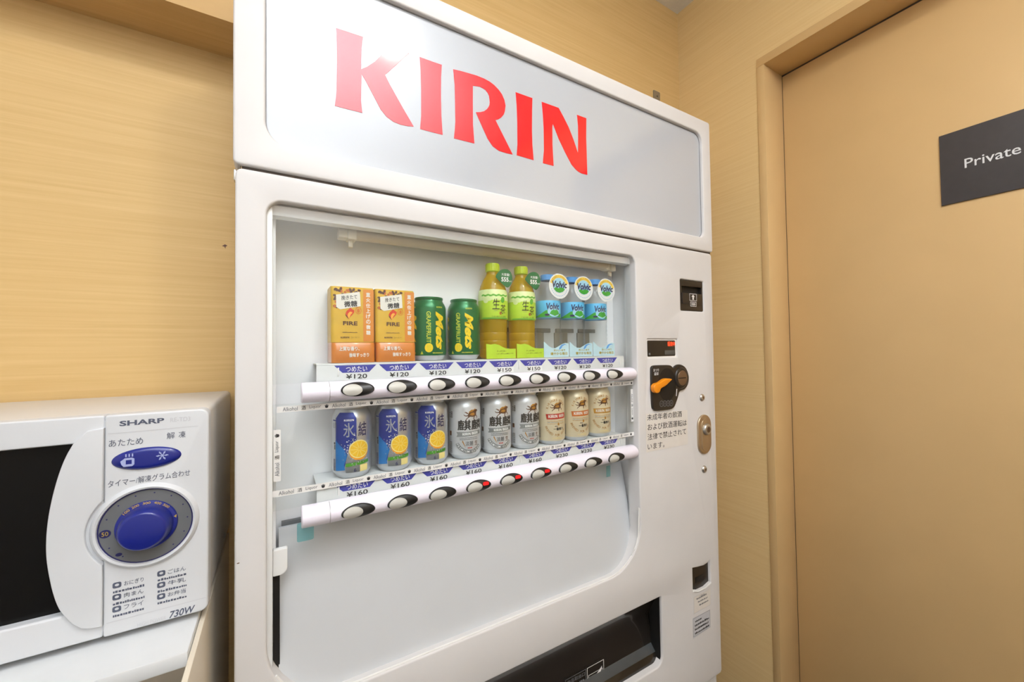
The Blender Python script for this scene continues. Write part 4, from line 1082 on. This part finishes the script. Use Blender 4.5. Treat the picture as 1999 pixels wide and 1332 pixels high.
mb = MB(); dome(mb, -.1436, -.1310, .0340, .0140, PY + .001, .0050, 'mw_blue', n=40, rings=5, flat_top=.55); bt = mb.build('start_button', cpn); bt['label'] = 'blue oval start button'
mb = MB(); d = PY - .0044
flat(mb, [(-.167, -.135), (-.165, -.138), (-.157, -.138), (-.155, -.136), (-.155, -.129), (-.157, -.1275), (-.164, -.1275), (-.168, -.131)], d, 'icon_pale', holes=[[(-.163, -.1352), (-.1575, -.1352), (-.1575, -.1300), (-.163, -.1300)]])
for k in range(3): rect(mb, -.1635 + .003 * k, -.1622 + .003 * k, -.1262, -.1225, d, 'icon_pale', XZ)
for k in range(6):
    a = pi * k / 3; ca, sa = cos(a), sin(a); cx, cz = -.1285, -.1290
    flat(mb, [(cx - .0005 * sa, cz + .0005 * ca), (cx + .006 * ca - .0005 * sa, cz + .006 * sa + .0005 * ca), (cx + .006 * ca + .0005 * sa, cz + .006 * sa - .0005 * ca), (cx + .0005 * sa, cz - .0005 * ca)], d - .00001 * k, 'icon_pale')
    bx, bz = cx + .004 * ca, cz + .004 * sa
    flat(mb, ellipse(bx, bz, .0014, .0010, 6, a + .6), d - .0001, 'icon_pale')
mb.build('button_icons', cpn)
# dial: raised white rim, grey scale ring, blue knob
DC = (-.1433, -.2150)
mb = MB(); n = 56
rad_ = [(.0535, PY + .002), (.0510, PY - .003), (.0485, PY - .005), (.0462, PY - .004), (.0450, PY + .002)]
vs = [XZ(DC[0] + r_ * cos(2 * pi * k / n), DC[1] + r_ * sin(2 * pi * k / n), d) for r_, d in rad_ for k in range(n)]
mb.add(vs, [(i * n + k, i * n + (k + 1) % n, (i + 1) * n + (k + 1) % n, (i + 1) * n + k) for i in range(4) for k in range(n)], 'mw_white'); dr = mb.build('dial_rim', Mw)
mb = MB(); plate(mb, ellipse(DC[0], DC[1], .0455, .0455, 56), (), PY - .0012, PY + .002, 0, 'mw_grey')
flat(mb, ellipse(DC[0], DC[1], .0458, .0458, 56), PY - .0014, 'p_navy', holes=[ellipse(DC[0], DC[1], .0443, .0443, 56)])
for k in range(12):
    a = radians(-50 + 26 * k); flat(mb, ellipse(DC[0] + .040 * cos(a), DC[1] + .040 * sin(a), .0009, .0009, 6), PY - .0015, 'p_navy')
flat(mb, ellipse(DC[0] - .0385, DC[1] - .002, .0055, .0050, 16), PY - .0015, 'p_navy'); text(mb, '50', DC[0] - .0415, DC[0] - .0355, DC[1] - .0045, DC[1] + .0005, PY - .0018, 'mw_gold')
flat(mb, ellipse(DC[0] - .026, DC[1] - .030, .0032, .0022, 10), PY - .0015, 'p_navy')
mb.build('dial_scale', dr)
mb = MB(); dome(mb, DC[0], DC[1], .0305, .0305, PY - .001, .0030, 'mw_blue', n=48, rings=3, flat_top=.95)
dome(mb, DC[0], DC[1], .0262, .0262, PY - .0035, .0200, 'mw_blue', n=48, rings=7, flat_top=.78); kb = mb.build('dial_knob', dr); kb['label'] = 'blue round dial knob'
mb = MB()
for s, a in (('100', 132), ('200', 112), ('300', 90), ('400', 68), ('500', 48)):
    ar = radians(a); vs, fs, asp = text_geo(s, .02); out = []
    for u, v in vs:
        x, y = (u - .5) * .0075, (v - .5) * .0030; th = ar - pi / 2
        out.append(XZ(DC[0] + .0284 * cos(ar) + x * cos(th) - y * sin(th), DC[1] + .0284 * sin(ar) + x * sin(th) + y * cos(th), PY - .0042))
    mb.add(out, fs, 'mw_gold')
flat(mb, [(DC[0] + .0265, DC[1] + .006), (DC[0] + .0295, DC[1] + .0085), (DC[0] + .0290, DC[1] + .0040)], PY - .0042, 'mw_gold')
mb.build('dial_numbers', dr)
# warning label and screw on the right side
SX = lambda u, v, d: (MX1 - .0015 - d, u, v + CZ)
mb = MB(); flat(mb, [(.040, -.325), (.262, -.325), (.262, -.130), (.040, -.182)], .0004, 'label_blue', SX)
for k in range(13):
    bars(mb, .056, .25, -.318 + .0105 * k, -.313 + .0105 * k, .0007, 'mw_ink', 26, SX, seed=200 + k)
mb.build('side_label', Mw)
mb = MB()
vs = [(MX1 - .0015 + .0025 * (k == 0), .165 + r_ * cos(a), CZ - .318 + r_ * sin(a)) for k, r_ in ((1, .006), (0, .003)) for a in (2 * pi * j / 14 for j in range(14))]
mb.add(vs, [(j, (j + 1) % 14, 14 + (j + 1) % 14, 14 + j) for j in range(14)] + [tuple(range(14, 28))], 'steel'); mb.build('side_screw', Mw)

# ================================================================== RACK UNDER THE MICROWAVE
Rk = thing('microwave_rack', 'white and cream shelf rack carrying the microwave oven', 'rack', (-.31, .12, 0))
mb = MB(); box(mb, -.545, -.0925, -.093, .280, -.3685, -.3510, 'rack_white', .002); mb.build('shelf_board', Rk)
mb = MB(); box(mb, -.0920, -.0855, -.150, .280, -CZ + .001, -.3570, 'rack_cream', .0015); mb.build('side_panel', Rk)
mb = MB(); box(mb, -.545, -.538, -.150, .280, -CZ + .001, -.3690, 'rack_cream', .0015); mb.build('side_panel', Rk)
mb = MB(); box(mb, -.536, -.0935, .262, .278, -CZ + .002, -.3700, 'rack_cream', .001); mb.build('back_panel', Rk)
mb = MB(); box(mb, -.536, -.0935, -.130, .260, -.760, -.742, 'rack_white', .002); mb.build('lower_shelf', Rk)

bpy.data.objects.remove(_to); bpy.data.curves.remove(_cu)
